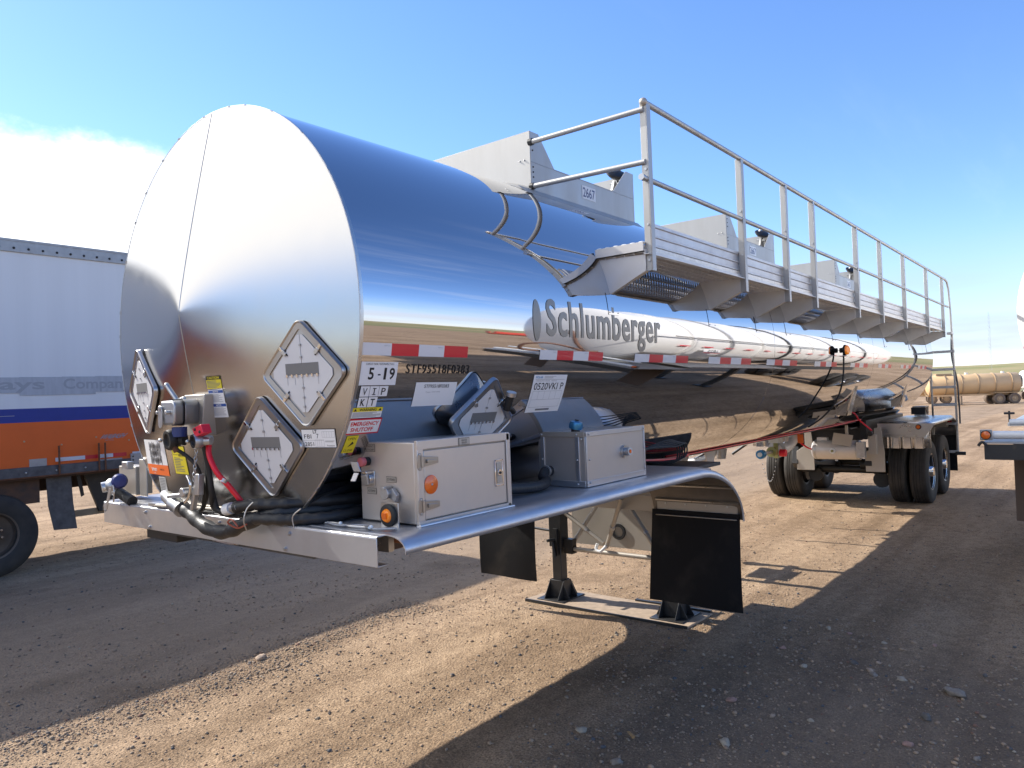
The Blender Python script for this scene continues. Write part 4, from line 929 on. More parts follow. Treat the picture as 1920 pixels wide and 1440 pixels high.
for pts in ([(1.89, 3.0, 1.57), (1.87, 3.02, 1.54), (1.86, 3.03, 1.49), (1.88, 3.04, 1.44)], [(1.97, 2.76, 1.545), (1.955, 2.80, 1.51), (1.96, 2.80, 1.46)]): MB().tube(pts, .003, 'galv', n=6).build('cable_tie', T)
mb = MB()
for k in range(8): y = 3.2 + random.random() * 1.1; mb.tube([(2.0, y, 1.47), (1.99, y - .12, 1.475 + random.random() * .01), (2.02, y - .25, 1.47), (2.0, y - .4, 1.472)], .006, random.choice(['black_ink', 'galv', 'cream_metal', 'rubber']), n=6)
mb.cyl((2.02, 3.05, 1.50), (1.99, 4.1, 1.475), .008, 'cream_metal', n=8); mb.box(1.995, 2.03, 3.8, 4.2, 1.466, 1.482, 'galv')
mb.build('deck_cabling', T)
# left end: side light, second coupling on a stand
mb = MB(); mb.obox((2.16, 4.70, 1.575), (.05, 0, 0), (0, .11, 0), (0, .0, .085), 'cream_metal'); mb.obox((2.10, 4.47, 1.60), (.004, 0, 0), (0, .045, 0), (0, 0, .11), 'cream_metal'); mb.box(2.02, 2.06, 4.50, 4.57, 1.655, 1.70, 'galv')
mb.build('hose_bracket', T, bevel=.004)
ml2 = MB().obox((2.03, 4.70, 1.545), (.02, 0, 0), (0, .045, 0), (0, 0, .05), 'cast_alu').build('light_bracket', T, bevel=.01)
MB().lathe([(0, .026), (.012, .026), (.018, 0)], (2.03, 4.742, 1.548), (0, 1, 0), 18, 'amber').build('amber_lens', ml2)
mb = MB(); mb.sphere((1.98, 4.60, 1.565), .045, 'cast_alu', sc=(1, 1.1, .9)); mb.cyl((1.96, 4.62, 1.56), (1.93, 4.63, 1.555), .030, 'galv', n=16); mb.cyl((2.0, 4.56, 1.52), (2.0, 4.40, 1.478), .030, 'rubber', n=12)
mb.build('cable_socket', T)
MB().lathe([(0, .02), (.01, .040), (.04, .044), (.055, .034), (.06, 0)], (1.985, 4.53, 1.59), (-.3, -.9, .1), 18, 'blue_plastic').build('socket_cover', T)
mb = MB(); mb.prism([(-.012, -.075), (.012, -.075), (.016, .075), (-.016, .075)], (1.93, 4.545, 1.49), (0, -1, 0), (-.02, -.48, .88), (-.004, 0, 0), 'galv'); mb.cyl((1.925, 4.575, 1.425), (1.92, 4.575, 1.425), .006, 'cast_alu'); mb.tube([(1.94, 4.50, 1.575), (1.93, 4.47, 1.54), (1.935, 4.49, 1.48), (1.945, 4.52, 1.50)], .004, 'galv', n=6)
mb.build('release_lever', T)
MB().box(2.10, 2.28, 4.10, 4.45, 1.25, 1.335, 'black_steel').build('step_block', T, bevel=.004)
mb = MB(); c, u, v, n = head_frame(2.50, 1.70); mb.obox((2.07, 2.505, 1.725), (.002, 0, 0), (0, .022, 0), (0, .010, .020), 'galv'); mb.obox((2.075, 2.52, 1.68), (.002, 0, 0), (0, .014, 0), (0, -.012, .018), 'white_gloss')
mb.build('hanging_tag', T)
# ---- overturn dams on top of the tank
def dam(x0, x1, txt=True):
    y0, y1 = 3.02, 4.012; zt, zl = 3.815, 3.605
    mb = MB()
    def base(y): return ZC + math.sqrt(max(0, (TR + .004) ** 2 - (y - YC) ** 2))
    for x in (x0, x1 - .006):
        ys = [y0 + (y1 - y0) * k / 12 for k in range(13)]
        mb.prism([(y, base(y)) for y in ys] + [(y1, zt), (y0, zt)], (x, 0, 0), (0, 1, 0), (0, 0, 1), (.006, 0, 0), 'dam_alu')
    for y in (y0, y1 - .006):
        g = [(0, base(y0)), (x1 - x0, base(y0)), (x1 - x0, zt - .02), (x1 - x0 - .01, zt), (x1 - x0 - .12, zt), (x1 - x0 - .34, zl), (.29, zl), (.105, zt), (0, zt)]
        mb.prism([(a + (.0062 if i in (0, 8) else (-.0062 if i in (1, 2) else 0)), b) for i, (a, b) in enumerate(g)], (x0, y, 0), (1, 0, 0), (0, 0, 1), (0, .006, 0), 'dam_alu')
    d = mb.build('spill_dam', T, bevel=.0012, seg=1)
    mb = MB()      # folded flange seams, rivets, hem lines
    mb.box(x0 + .01, x1 - .01, y0 - .0015, y0, zl - .004, zl + .002, 'van_rail'); mb.box(x0 + .002, x0 + .006, y0 - .003, y0, 3.42, zt, 'van_rail')
    for k in range(3): mb.sphere((x0 + .03, y0 - .001, zt - .05 - k * .04), .006, 'black_ink', n=8); mb.sphere((x0 + .03, y0 - .001, 3.50 + k * .035), .006, 'black_ink', n=8)
    for y in (3.07, 3.11): mb.sphere((x0 - .001, y, 3.62), .006, 'galv', n=8)
    mb.build('dam_rivet', d)
    vs = []; n = 14; pr = []       # flared foot on the shell
    for k in range(n + 1):
        y = y0 - .012 + (y1 - y0 + .024) * k / n
        for a, dx in ((.03, 0), (.012, -.05), (.0035, -.16)): vs.append((x0 + dx, YC + (y - YC) * (1 if dx > -.1 else 1.04), ZC + math.sqrt(max(0, (TR + a) ** 2 - (YC - (YC + (y - YC) * (1 if dx > -.1 else 1.04))) ** 2))))
    mb = MB().add(vs, [q for k in range(n) for q in ((3 * k, 3 * k + 3, 3 * k + 4, 3 * k + 1), (3 * k + 1, 3 * k + 4, 3 * k + 5, 3 * k + 2))], 'dam_alu')
    vs = []
    for k in range(9):
        x = x0 - .16 + (x1 - x0 + .2) * k / 8
        for a, ang_ in ((.02, 26.6), (.008, 29), (.003, 31)):
            t = R(90 - ang_ + 0); vs.append((x, YC - (TR + a) * math.cos(t), ZC + (TR + a) * math.sin(t)))
    mb.add(vs, [q for k in range(8) for q in ((3 * k, 3 * k + 1, 3 * k + 4, 3 * k + 3), (3 * k + 1, 3 * k + 2, 3 * k + 5, 3 * k + 4))], 'dam_alu')
    mb.build('dam_flashing', d, ang=60)
    s = Sheet(); s.rect(0, 0, .19, .100, 'white_label'); s.text('2667', .012, .013, .178, .087, 'navy_ink', 1, .01); s.lay(plane_map((x0 + .64, y0 - .001, 3.468), (1, 0, 0), (0, 0, 1)), 'number_sticker', d, cut=None)
    # manhole with lid handle, breather
    mb = MB(); mb.cyl(((x0 + x1) / 2, YC, 3.45), ((x0 + x1) / 2, YC, 3.60), .25, 'brushed_steel', n=32); mb.cyl(((x0 + x1) / 2, YC, 3.60), ((x0 + x1) / 2, YC, 3.625), .27, 'brushed_steel', n=32); mb.build('manhole', d, bevel=.004)
    xr = x1 - .05
    mb = MB(); mb.obox((xr - .05, 3.14, 3.70), (.02, 0, .045), (0, .01, 0), (-.035, 0, .02), 'galv'); mb.cyl((xr, 3.10, 3.74), (xr, 3.20, 3.76), .014, 'galv'); mb.cyl((xr + .02, 3.14, 3.6), (xr, 3.14, 3.8), .010, 'black_ink')
    mb.build('lid_clamp', d)
    MB().lathe([(0, 0), (.0, .06), (.02, .085), (.035, .085), (.045, .06), (.05, 0)], (xr - .03, 3.14, 3.80), (-.35, -.5, .8), 20, 'black_ink').lathe([(0, 0), (0, .05), (-.012, .04), (-.013, 0)], (xr - .03, 3.14, 3.80), (-.35, -.5, .8), 20, 'brushed_steel').build('vent_cap', d)
    MB().tube([(xr - .09, 3.14, 3.84), (xr - .07, 3.12, 3.88), (xr + .01, 3.12, 3.87), (xr + .03, 3.14, 3.80)], .008, 'galv').build('lid_handle', d)
for x in (4.105, 7.50, 11.50): dam(x, x + 1.44)

# ---- walkway along the right side
PX = [4.14, 5.66, 6.68, 7.48, 9.08, 10.25, 11.65, 13.37, 14.86]
wx0, wx1 = 4.09, 14.95
mb = MB(); ya, yb, zp = 2.175, 2.512, 2.872
for k in range(6):
    y = ya + (yb - ya) * k / 5; mb.box(wx0, wx1, y - .003, y + .003, zp - .030, zp + .022, 'stainless_grating')
k = 0; x = wx0 + .02
while x < wx1:
    for q in range(5):
        y0 = ya + (yb - ya) * q / 5 + .003; y1 = y0 + (yb - ya) / 5 - .006; off = .5 * .040 * (q % 2)
        if x + off + .016 < wx1:
            ym = (y0 + y1) / 2; z0 = zp - .022; z1 = zp + .014
            mb.add([(x + off, y0, z0), (x + off + .029, y0, z0), (x + off + .029, ym, z1), (x + off, ym, z1), (x + off + .029, y1, z0), (x + off, y1, z0)], [(0, 1, 2, 3), (3, 2, 4, 5)], 'stainless_grating')
    x += .040
grat = mb.build('walkway_grating', T, ang=20)
mb = MB(); mb.box(4.078, 4.090, 2.172, 2.515, 2.852, 2.912, 'plate_alu'); mb.box(4.078, 4.12, 2.172, 2.515, 2.852, 2.857, 'plate_alu')
for q in range(6): mb.sphere((4.105, 2.195 + q * .060, 2.911), .026, 'white_gloss', sc=(.9, 1, .38), n=12)
mb.build('tread_end', grat)
mb = MB(); mb.box(wx0, wx1, 2.165, 2.172, 2.835, 2.868, 'plate_alu'); mb.box(wx0, wx1, 2.135, 2.165, 2.835, 2.839, 'plate_alu'); mb.build('edge_channel', grat)
prof = [(0, .010), (-.012, 0), (-.012, .050), (-.020, .056), (-.020, .064), (-.012, .070), (-.012, .112), (-.020, .118), (-.020, .126), (-.012, .132), (-.012, .176), (-.020, .182), (-.020, .200), (-.008, .207), (0, .207)]
for a, b in zip(PX[:-1], PX[1:]):
    MB().prism([(2.200 + y, 2.848 + z) for y, z in prof], (a + .026 if a < 4.2 else a - .02, 0, 0), (0, 1, 0), (0, 0, 1), (b - a - .006 if a > 4.2 else b - a - .05, 0, 0), 'plate_alu').build('toe_board', T, ang=25)
for x in PX:
    mb = MB(); mb.box(x - .025, x + .025, 2.130, 2.136, 2.735, 3.765, 'dam_alu'); mb.box(x - .025, x - .020, 2.136, 2.178, 2.735, 3.765, 'dam_alu'); mb.box(x + .020, x + .025, 2.136, 2.178, 2.735, 3.765, 'dam_alu')
    p = mb.build('rail_post', T, bevel=.0015, seg=1)
    MB().cyl((x - .025, 2.15, 3.36), (x - .031, 2.15, 3.36), .009, 'galv', n=10).cyl((x - .025, 2.15, 2.80), (x - .031, 2.15, 2.80), .009, 'galv', n=10).cyl((x - .025, 2.15, 3.02), (x - .031, 2.15, 3.02), .007, 'galv', n=10).build('post_bolt', p)
for x in PX[:-1] + [14.86]:
    xb = x - .035
    mb = MB(); pg = [(2.172, 2.738), (2.172, 2.838), (2.512, 2.848), (2.520, 2.836), (2.443, 2.630), (2.425, 2.622)]
    mb.prism(pg, (xb, 0, 0), (0, 1, 0), (0, 0, 1), (.005, 0, 0), 'plate_alu')
    mb.obox((xb + .022, 2.305, 2.682), (.020, 0, 0), (0, .132, -.055), (0, -.0008, -.002), 'plate_alu')
    br = mb.build('walkway_bracket', T, bevel=.001, seg=1)
    s = Sheet(); v0, v1 = zv(2.487), zv(2.628); s.rect(xb - .055, v0, xb + .075, v1, 'mirror_steel', 0); s.lay(cylmap(), 'bracket_pad', br, base=.0045)
    mb = MB()
    for dx in (-.04, .06): mb.sphere((xb + dx, YC - (TR + .005) * math.cos(.086), 2.502), .004, 'black_ink', n=8)
    mb.build('pad_rivet', br)
zr, zm, yr = 3.775, 3.300, 2.150
MB().tube([(4.115, yr, zr), (15.2, yr, zr), (15.33, yr - .01, zr - .03), (15.40, yr - .02, zr - .15), (15.42, yr - .03, 3.3), (15.44, yr - .05, 2.0), (15.44, yr - .05, .66)], .0185, 'dam_alu', n=12, smooth=False).sphere((4.115, yr, zr), .026, 'cream_metal', n=14).build('top_rail', T)
MB().tube([(4.085, yr, zm), (15.40, yr, zm)], .0165, 'dam_alu', n=12).cyl((4.08, yr, zm), (4.05, yr, zm), .020, 'cast_alu', n=14).build('mid_rail', T)
for z0, z1 in ((zr - .045, 3.735), (3.405, 3.43)):
    MB().cyl((4.112, yr, z0), (4.112, 3.02, z1), .0175, 'dam_alu', n=14).cyl((4.112, 3.0, z1), (4.112, 3.03, z1), .024, 'black_ink', n=12).build('end_rail', T)

# ---- rear ladder
yl = (2.47, 2.10)
mb = MB(); mb.tube([(15.42, yl[0], 2.86), (15.42, yl[0], 1.22)], .017, 'dam_alu'); mb.tube([(15.42, yl[0], 1.5), (15.42, yl[0], .66)], .017, 'dam_alu'); lad = mb.build('ladder_rail', T)
mb = MB(); mb.obox((15.38, 2.13, 2.82), (.10, 0, 0), (0, .04, 0), (0, 0, .02), 'galv'); mb.tube([(15.44, 2.12, 2.8), (15.44, 2.13, 2.4), (15.44, 2.06, 1.9), (15.44, 2.05, 1.2)], .014, 'van_dark'); mb.build('ladder_foot', T)
for z in (2.50, 2.18, 1.86, 1.54, 1.20, .70): MB().box(15.405, 15.435, yl[1] - .02, yl[0], z - .022, z + .022, 'galv').build('ladder_rung', T, bevel=.003)
MB().box(15.40, 15.44, 1.98, 2.14, .64, .70, 'black_steel').build('ladder_step', T)

# ---- side marker lamp on a stalk, mounting plate
st_ = MB().tube([(9.20, 2.36, 2.36), (9.20, 2.38, 2.05), (9.18, 2.46, 1.80), (9.14, 2.60, 1.62), (9.05, 2.75, 1.50)], .010, 'rubber').box(9.13, 9.27, 2.32, 2.40, 2.315, 2.321, 'galv').build('lamp_stalk', T)
MB().lathe([(0, .02), (0, .030), (.5, .030), (.7, .052), (1, .055), (1, 0)], (9.20, 2.40, 2.385), (0, -.06, 0), 20, 'rubber').build('lamp_body', st_)
MB().lathe([(0, .055), (.6, .055), (1, .04), (1, 0)], (9.20, 2.335, 2.385), (-.01, -.03, 0), 24, 'amber').cyl((9.20, 2.35, 2.385), (9.20, 2.332, 2.385), .062, 'rubber', n=24).build('amber_lens', st_)

# ---- rear frame, axles, air tank, fenders, wheels
mb = MB()
for y in (3.02, 4.01): mb.box(12.7, 15.45, y - .05, y + .05, 1.10, 1.40, 'black_steel')
for x in (12.8, 13.2, 14.4, 15.3): mb.box(x, x + .08, 3.07, 3.96, 1.08, 1.30, 'black_steel')
mb.box(15.38, 15.46, 2.25, 4.78, 1.14, 1.28, 'brushed_steel'); mb.box(12.3, 15.3, 3.1, 3.9, 1.28, 1.30, 'dark_underside')
mb.build('rear_frame', T, bevel=.004)
for y in (2.62, 4.41):
    MB().prism([(-.16, .60), (.12, .60), (.12, .90), (-.02, 1.0), (-.02, 1.28), (-.12, 1.30), (-.16, .92)], (12.64, y + (.25 if y < 3 else -.48), 0), (0, 1, 0), (0, 0, 1), (.012, 0, 0), 'cream_metal').build('suspension_hanger', T, bevel=.002)
for y in (2.95, 4.08):
    MB().prism([(12.62, .70), (12.75, .62), (13.2, .50), (13.9, .45), (15.1, .48), (15.1, .60), (13.9, .62), (13.0, .74), (12.7, .98)], (0, y - .05, 0), (1, 0, 0), (0, 0, 1), (0, .1, 0), 'black_steel').build('trailing_arm', T, bevel=.006)
    for x in (14.12, 15.25): MB().lathe([(0, .11), (.05, .14), (.12, .12), (.17, .14), (.24, .12), (.29, .09), (.29, 0)], (x, y, .68), (0, 0, 1), 20, 'rubber').build('air_spring', T)
WR = .515
def wheel_proto(rimm='wheel_alu'):
    # outboard dual pair: two tyres, rims, hub; outboard side faces -Y
    w0 = bpy.data.objects.new('dual_wheel', None); S.collection.objects.link(w0); ORG[w0.name] = Vector((0, 0, 0))
    tp = [(-.125, .30), (-.135, .36), (-.138, .42), (-.130, .475), (-.108, .507), (-.085, .514), (-.066, .515), (-.064, .506), (-.056, .506), (-.054, .516), (-.032, .517), (-.030, .507), (-.022, .507), (-.020, .517)]
    tp = tp + [(-a, b) for a, b in tp[::-1]] + [(.120, .292), (-.120, .292)]
    for off, nm in ((0, 'o'), (.31, 'i')):
        MB().lathe(tp, (0, .145 + off, 0), (0, 1, 0), 72, 'tyre_rubber', close=True).build('tyre', w0, ang=28, origin=(0, .145 + off, 0))
        sg = 1 if nm == 'o' else -1
        MB().lathe([(-.118, .288), (-.122, .297), (-.112, .297), (-.10, .275), (.03, .262), (.045, .22), (.030, .12), (.030, .0)], (0, .145 + off, 0), (0, sg, 0), 48, rimm if nm == 'o' else 'wheel_dirty').lathe([(-.09, .27), (.11, .27), (.118, .294), (.12, .29)], (0, .145 + off, 0), (0, 1, 0), 40, 'black_steel').build('rim', w0, ang=40, origin=(0, .145 + off, 0))
    mb = MB(); mb.lathe([(-.02, .0), (-.02, .07), (-.0, .085), (.12, .09), (.18, .13)], (0, .02, 0), (0, 1, 0), 28, rimm)
    for k in range(10): a = 2 * math.pi * k / 10; mb.cyl((.143 * math.cos(a), .185, .143 * math.sin(a)), (.143 * math.cos(a), .145, .143 * math.sin(a)), .014, 'polished_trim', n=8)
    mb.build('hub', w0, origin=(0, .1, 0)); MB().lathe([(0, .21), (.18, .21), (.18, .05)], (0, .42, 0), (0, 1, 0), 32, 'black_steel').build('brake_drum', w0, origin=(0, .42, 0))
    return w0
wp = wheel_proto(); wpd = wheel_proto('wheel_dirty')
def put_wheel(parent, x, y, left=False, r=WR, wp=wp):
    """copy of the wheel and its pieces, as part and sub-parts"""
    q = wp.copy(); S.collection.objects.link(q); q.parent = parent
    q.location = Vector((x, y, r)) - ORG[parent.name]
    if left: q.rotation_euler = (0, 0, math.pi)
    q.rotation_euler.rotate_axis('Y', random.uniform(0, 6))
    for ch_ in wp.children:
        d_ = ch_.copy(); S.collection.objects.link(d_); d_.parent = q
    return q
for x in (13.74, 15.0):
    put_wheel(T, x, 2.225); put_wheel(T, x, 4.807, True)
    MB().cyl((x, 2.8, WR), (x, 4.24, WR), .065, 'black_steel', n=20).cyl((x - .1, 3.3, WR + .1), (x - .1, 3.0, WR + .1), .085, 'black_steel', n=20).cyl((x - .12, 2.98, .36), (x - .05, 3.00, .36), .13, 'black_steel', n=20).cyl((x - .12, 4.05, .42), (x - .05, 4.05, .42), .12, 'black_steel', n=20).build('axle', T)
at_ = MB().lathe([(0, 0), (.0, .04), (.03, .11), (.07, .150), (.93, .150), (.97, .11), (1, .04), (1, 0)], (12.30, 3.70, .965), (0, -.78, 0), 36, 'plate_alu').build('air_tank', T, ang=50)
MB().cyl((12.16, 3.34, .96), (12.13, 3.34, .96), .045, 'white_gloss', n=18).cyl((12.13, 3.34, .96), (12.10, 3.34, .96), .018, 'green_metal', n=10).cyl((12.3, 3.33, .82), (12.3, 3.33, .79), .02, 'galv').build('tank_port', at_)
for y in (3.63, 3.02): MB().lathe([(0, .15), (0, .153), (.03, .153), (.03, .15)], (12.30, y, .965), (0, -1, 0), 36, 'galv').build('tank_strap', at_)
MB().box(12.25, 12.35, 3.45, 3.60, 1.11, 1.16, 'plate_alu').build('tank_saddle', at_)
mb = MB(); mb.obox((12.1, 3.18, 1.14), (.004, 0, 0), (0, .14, .02), (0, -.02, .085), 'cream_metal'); mb.box(12.12, 12.15, 3.10, 3.14, 1.06, 1.36, 'cream_metal'); mb.box(12.15, 12.25, 2.88, 3.0, .86, 1.1, 'galv'); mb.box(12.3, 12.4, 2.75, 2.86, .9, 1.2, 'cream_metal'); mb.cyl((12.28, 2.82, 1.22), (12.24, 2.82, 1.22), .04, 'black_ink')
mb.build('valve_plate', T, bevel=.002)
MB().tube([(12.0, 3.78, 1.36), (11.98, 3.80, 1.15), (12.1, 3.72, 1.02), (12.25, 3.66, .97)], .013, 'red_rubber').build('red_air_hose', T)
MB().tube([(12.3, 2.99, 1.44), (12.3, 2.88, 1.34), (12.3, 2.80, 1.26)], .012, 'red_rubber').build('red_air_hose', T)
# outlet valve group under the tank
mb = MB(); mb.tube([(10.9, 3.52, 1.38), (10.9, 3.54, 1.22), (10.72, 3.58, 1.12), (10.4, 3.60, 1.12)], .075, 'white_gloss', n=16); mb.cyl((10.9, 3.52, 1.32), (10.9, 3.52, 1.40), .14, 'white_gloss', n=20); mb.cyl((10.42, 3.60, 1.12), (10.40, 3.60, 1.12), .12, 'galv', n=20)
for k in range(3): mb.box(10.2 + k * .16, 10.29 + k * .16, 3.50, 3.64, 1.22, 1.33, 'white_gloss')
mb.box(10.36, 10.375, 3.57, 3.63, 1.0, 1.36, 'green_metal'); mb.build('outlet_pipe', T)
MB().cyl((10.2, 3.60, 1.10), (9.82, 3.60, 1.10), .026, 'galv', n=12).cyl((10.25, 3.60, 1.10), (10.18, 3.60, 1.10), .07, 'green_metal', n=16).cyl((9.84, 3.60, 1.10), (9.76, 3.60, 1.10), .06, 'blue_cap', n=18).cyl((9.76, 3.6, 1.10), (9.74, 3.6, 1.10), .03, 'white_gloss').build('outlet_valve', T)
MB().cyl((10.3, 3.52, 1.08), (10.3, 3.44, 1.08), .05, 'red_rubber', n=14).build('red_handle', T)
MB().box(10.80, 10.82, 3.36, 3.44, 1.18, 1.30, 'orange_label').obox((10.76, 3.40, 1.33), (.09, 0, .02), (0, .03, 0), (0, 0, .004), 'orange_label').build('orange_tag', T)
mb = MB(); 
for k in range(16): t = k / 15; mb.sphere((9.80 + .55 * t, 3.60, 1.06 - .30 * math.sin(math.pi * t) ** .8 - .10 * t), .010, 'galv', sc=(1.4, .7, 1), n=6)
mb.build('dust_chain', T)
MB().cyl((8.3, 3.52, 1.36), (8.3, 3.52, 1.18), .08, 'galv', r1=.05).build('sump_drain', T)
mb = MB(); mb.prism([(0, 0), (.3, 0), (.22, -.16), (.08, -.16)], (7.35, 3.3, 1.36), (1, 0, 0), (0, 0, 1), (0, .01, 0), 'plate_alu'); mb.build('sump_bracket', T)
for x in (7.35, 8.10):      # product piping reaching to the far side under the tank
    MB().tube([(x, 3.52, 1.36), (x, 3.55, 1.24), (x, 3.75, 1.16), (x, 4.55, 1.10)], .045, 'galv', n=12).cyl((x, 4.5, 1.10), (x, 4.62, 1.10), .075, 'galv', n=16).build('cross_pipe', T)
MB().box(7.5, 7.95, 3.95, 4.35, 1.02, 1.05, 'galv').box(7.3, 8.2, 4.1, 4.16, 1.05, 1.09, 'galv').build('pipe_tray', T)
for x, y in ((9.6, 4.5), (10.65, 4.35), (12.1, 4.9)): MB().cyl((x, 3.9, 1.32), (x + .02, y, 1.02), .02, 'black_steel', n=10).build('hose_rack_arm', T)
# rear mounting brackets standing against the shell
for x in (10.35, 13.6):
    MB().prism([(-.10, 0), (.10, 0), (.02, .62), (-.06, .62)], (x, 2.62, 1.58), (1, 0, 0), (0, -.28, .96), (0, .02, .004), 'polished_trim').prism([(0, 0), (.22, 0), (.0, .5)], (x, 2.66, 1.58), (0, 1, 0), (0, -.2, .9), (.01, 0, 0), 'brushed_steel').build('saddle_bracket', T, bevel=.002)
def rear_fender(sgn):
    cs = [(.64, 0), (1.30, 0), (1.345, .004), (1.375, .020), (1.39, .045), (1.392, .07)]
    path = [(12.93, .96, -90), (12.93, 1.14, -88), (12.97, 1.27, -60), (13.09, 1.345, -20), (13.25, 1.36, 0), (14.3, 1.36, 0), (15.3, 1.36, 0), (15.52, 1.31, 30), (15.66, 1.17, 65), (15.69, .98, 88)]
    vs = []; fs = []; K = len(cs)
    for x, z, a in path:
        nx, nz = math.sin(R(a)), math.cos(R(a))
        for d, dr in cs: vs.append((x - nx * dr, YC + sgn * d, z - nz * dr))
    V2 = [(x - math.sin(R(0)) , y, z) for x, y, z in vs]
    for j in range(len(path) - 1):
        for i in range(K - 1): fs.append((j * K + i, j * K + i + 1, (j + 1) * K + i + 1, (j + 1) * K + i))
    o = MB().add(vs, fs, 'brushed_steel').build('rear_fender', T, ang=40)
    so_ = o.modifiers.new('t', 'SOLIDIFY'); so_.thickness = .004
    y0, y1 = sorted((YC + sgn * .64, YC + sgn * 1.36))
    mb = MB()
    for k in range(4): a = y0 + .05 + k * .165; mb.add([(12.925, a, .95), (12.905, a + .02, .95), (12.905, a + .12, .95), (12.925, a + .14, .95), (12.925, a, 1.12), (12.905, a + .02, 1.12), (12.905, a + .12, 1.12), (12.925, a + .14, 1.12)], [(0, 1, 5, 4), (1, 2, 6, 5), (2, 3, 7, 6), (0, 3, 2, 1), (4, 5, 6, 7)], 'polished_trim')
    mb.box(12.895, 12.925, y0 + .02, y1 - .02, 1.125, 1.150, 'brushed_steel'); mb.prism([(y0 - .12, 1.34), (y1 - .02, 1.34), (y1 - .03, 1.16), (y0 + .02, 1.15)], (12.90, 0, 0), (0, 1, 0), (0, 0, 1), (-.004, 0, 0), 'brushed_steel'); mb.build('fender_rib', o)
    if sgn < 0: MB().cyl((12.893, 2.27, 1.285), (12.875, 2.27, 1.285), .040, 'rubber', n=20).cyl((12.875, 2.27, 1.285), (12.868, 2.27, 1.285), .028, 'marker_orange', n=18).build('marker_lamp', o)
    MB().box(15.70, 15.712, y0, y1 - .02, .33, 1.0, 'flap_black').build('mud_flap', T)
rear_fender(-1); rear_fender(1)
mb = MB(); mb.box(14.9, 15.15, 2.50, 2.68, 1.37, 1.40, 'galv'); mb.box(14.85, 15.2, 2.50, 2.72, 1.40, 1.52, 'black_ink'); mb.box(14.86, 15.19, 2.49, 2.70, 1.52, 1.54, 'cream_metal'); mb.obox((14.9, 2.48, 1.45), (.015, 0, 0), (0, .004, 0), (0, .02, .06), 'rust'); mb.build('spare_chock_box', T)
MB().cyl((15.46, 2.28, 1.24), (15.50, 2.20, 1.24), .035, 'red_lens', n=14).build('tail_lamp', T)

# ---- the plate under the landing feet
pv = [(5.76, 4.50), (5.76, 2.80), (6.22, 2.78), (6.26, 4.44)]
pl_ = MB().prism([(a, b) for a, b in pv], (0, 0, .006), (1, 0, 0), (0, 1, 0), (0, 0, .017), 'plate_wood').box(5.752, 5.764, 2.80, 4.50, .0, .026, 'black_steel').box(6.22, 6.25, 2.80, 3.55, .012, .040, 'black_steel').build('support_plate', ang=20)
pl_['label'] = 'flat steel edged ground plate lying under the two landing feet'; pl_['category'] = 'ground plate'

# ================================================================ WHITE NEIGHBOUR TANKER (right edge, mirrored in the shell)
NT = thing('tank_trailer', 'white painted tank trailer at the right edge showing only its rounded nose and front light', 'tank trailer', (10, -.60, 0))
NY, NZ, NR, NX = -.49, 2.56, 1.09, 8.2
MB().lathe([(-.26, 0), (-.25, .3), (-.20, .62), (-.10, .92), (-.01, NR - .01), (.0, NR), (12.6, NR), (12.75, .95), (12.9, .5), (12.95, 0)], (NX, NY, NZ), (1, 0, 0), 110, 'white_paint').build('tank_shell', NT, ang=40)
for k, x in enumerate(np.arange(NX + 1.0, NX + 12.4, 1.28)):
    MB().lathe([(-.035, NR - .005), (-.03, NR + .045), (.03, NR + .045), (.035, NR - .005)], (x, NY, NZ), (1, 0, 0), 90, 'black_ink' if k in (3, 7) else 'pale_ink' if k % 2 else 'white_paint').build('ring_stiffener', NT)
for k in range(16):
    x = NX + .6 + k * .75
    MB().box(x, x + .30, NY + NR + .001, NY + NR + .004, 2.27, 2.305, 'reflect_red').build('reflector_strip', NT)
MB().box(NX + .5, NX + 12, NY + NR - .035, NY + NR + .03, 2.62, 2.66, 'white_paint').build('side_rail', NT)
DX = 7.50; NY_ = NY; NY = -.43; mb = MB(); mb.box(DX + .05, DX + 1.4, NY - 1.27, NY + 1.27, 1.435, 1.45, 'van_rail'); mb.tube([(DX, NY + 1.24, 1.425), (DX, NY + 1.27, 1.452), (DX, NY + 1.30, 1.42)], .012, 'black_steel'); mb.box(DX + .03, DX + .05, NY - 1.2, NY + 1.26, 1.30, 1.43, 'black_steel'); mb.build('front_deck', NT)
MB().box(NX + .9, NX + 4.6, NY + .7, NY + 1.22, 1.50, 1.53, 'white_paint').box(NX + .9, NX + 12, NY + .40, NY + .50, 1.20, 1.42, 'black_steel').build('side_frame', NT)
MB().cyl((DX + .12, NY + 1.20, 1.505), (DX + .12, NY - 1.1, 1.515), .035, 'white_gloss', n=16).cyl((DX + .4, NY + 1.10, 1.60), (DX + .4, NY - 1.1, 1.62), .028, 'white_gloss', n=16).cyl((DX + .4, NY + 1.10, 1.60), (DX + .4, NY + 1.10, 1.70), .008, 'black_steel').cyl((DX + .4, NY + 1.14, 1.68), (DX + .4, NY + 1.06, 1.68), .010, 'black_steel').build('hose_tube', NT)
mb = MB(); mb.box(DX + .05, DX + .08, NY + 1.20, NY + 1.29, 1.465, 1.555, 'van_rail'); mb.build('light_bracket', NT, bevel=.004)
MB().cyl((DX + .05, NY + 1.245, 1.51), (DX + .035, NY + 1.245, 1.51), .040, 'rubber', n=22).lathe([(0, .033), (.5, .033), (1, .02), (1, 0)], (DX + .036, NY + 1.245, 1.51), (-.016, 0, 0), 22, 'marker_orange').build('amber_lens', NT)
for y in (.30, NY - 1.13): MB().box(8.6, 8.62, y, y + .41, .62, 1.43, 'post_brown').build('mud_flap', NT)
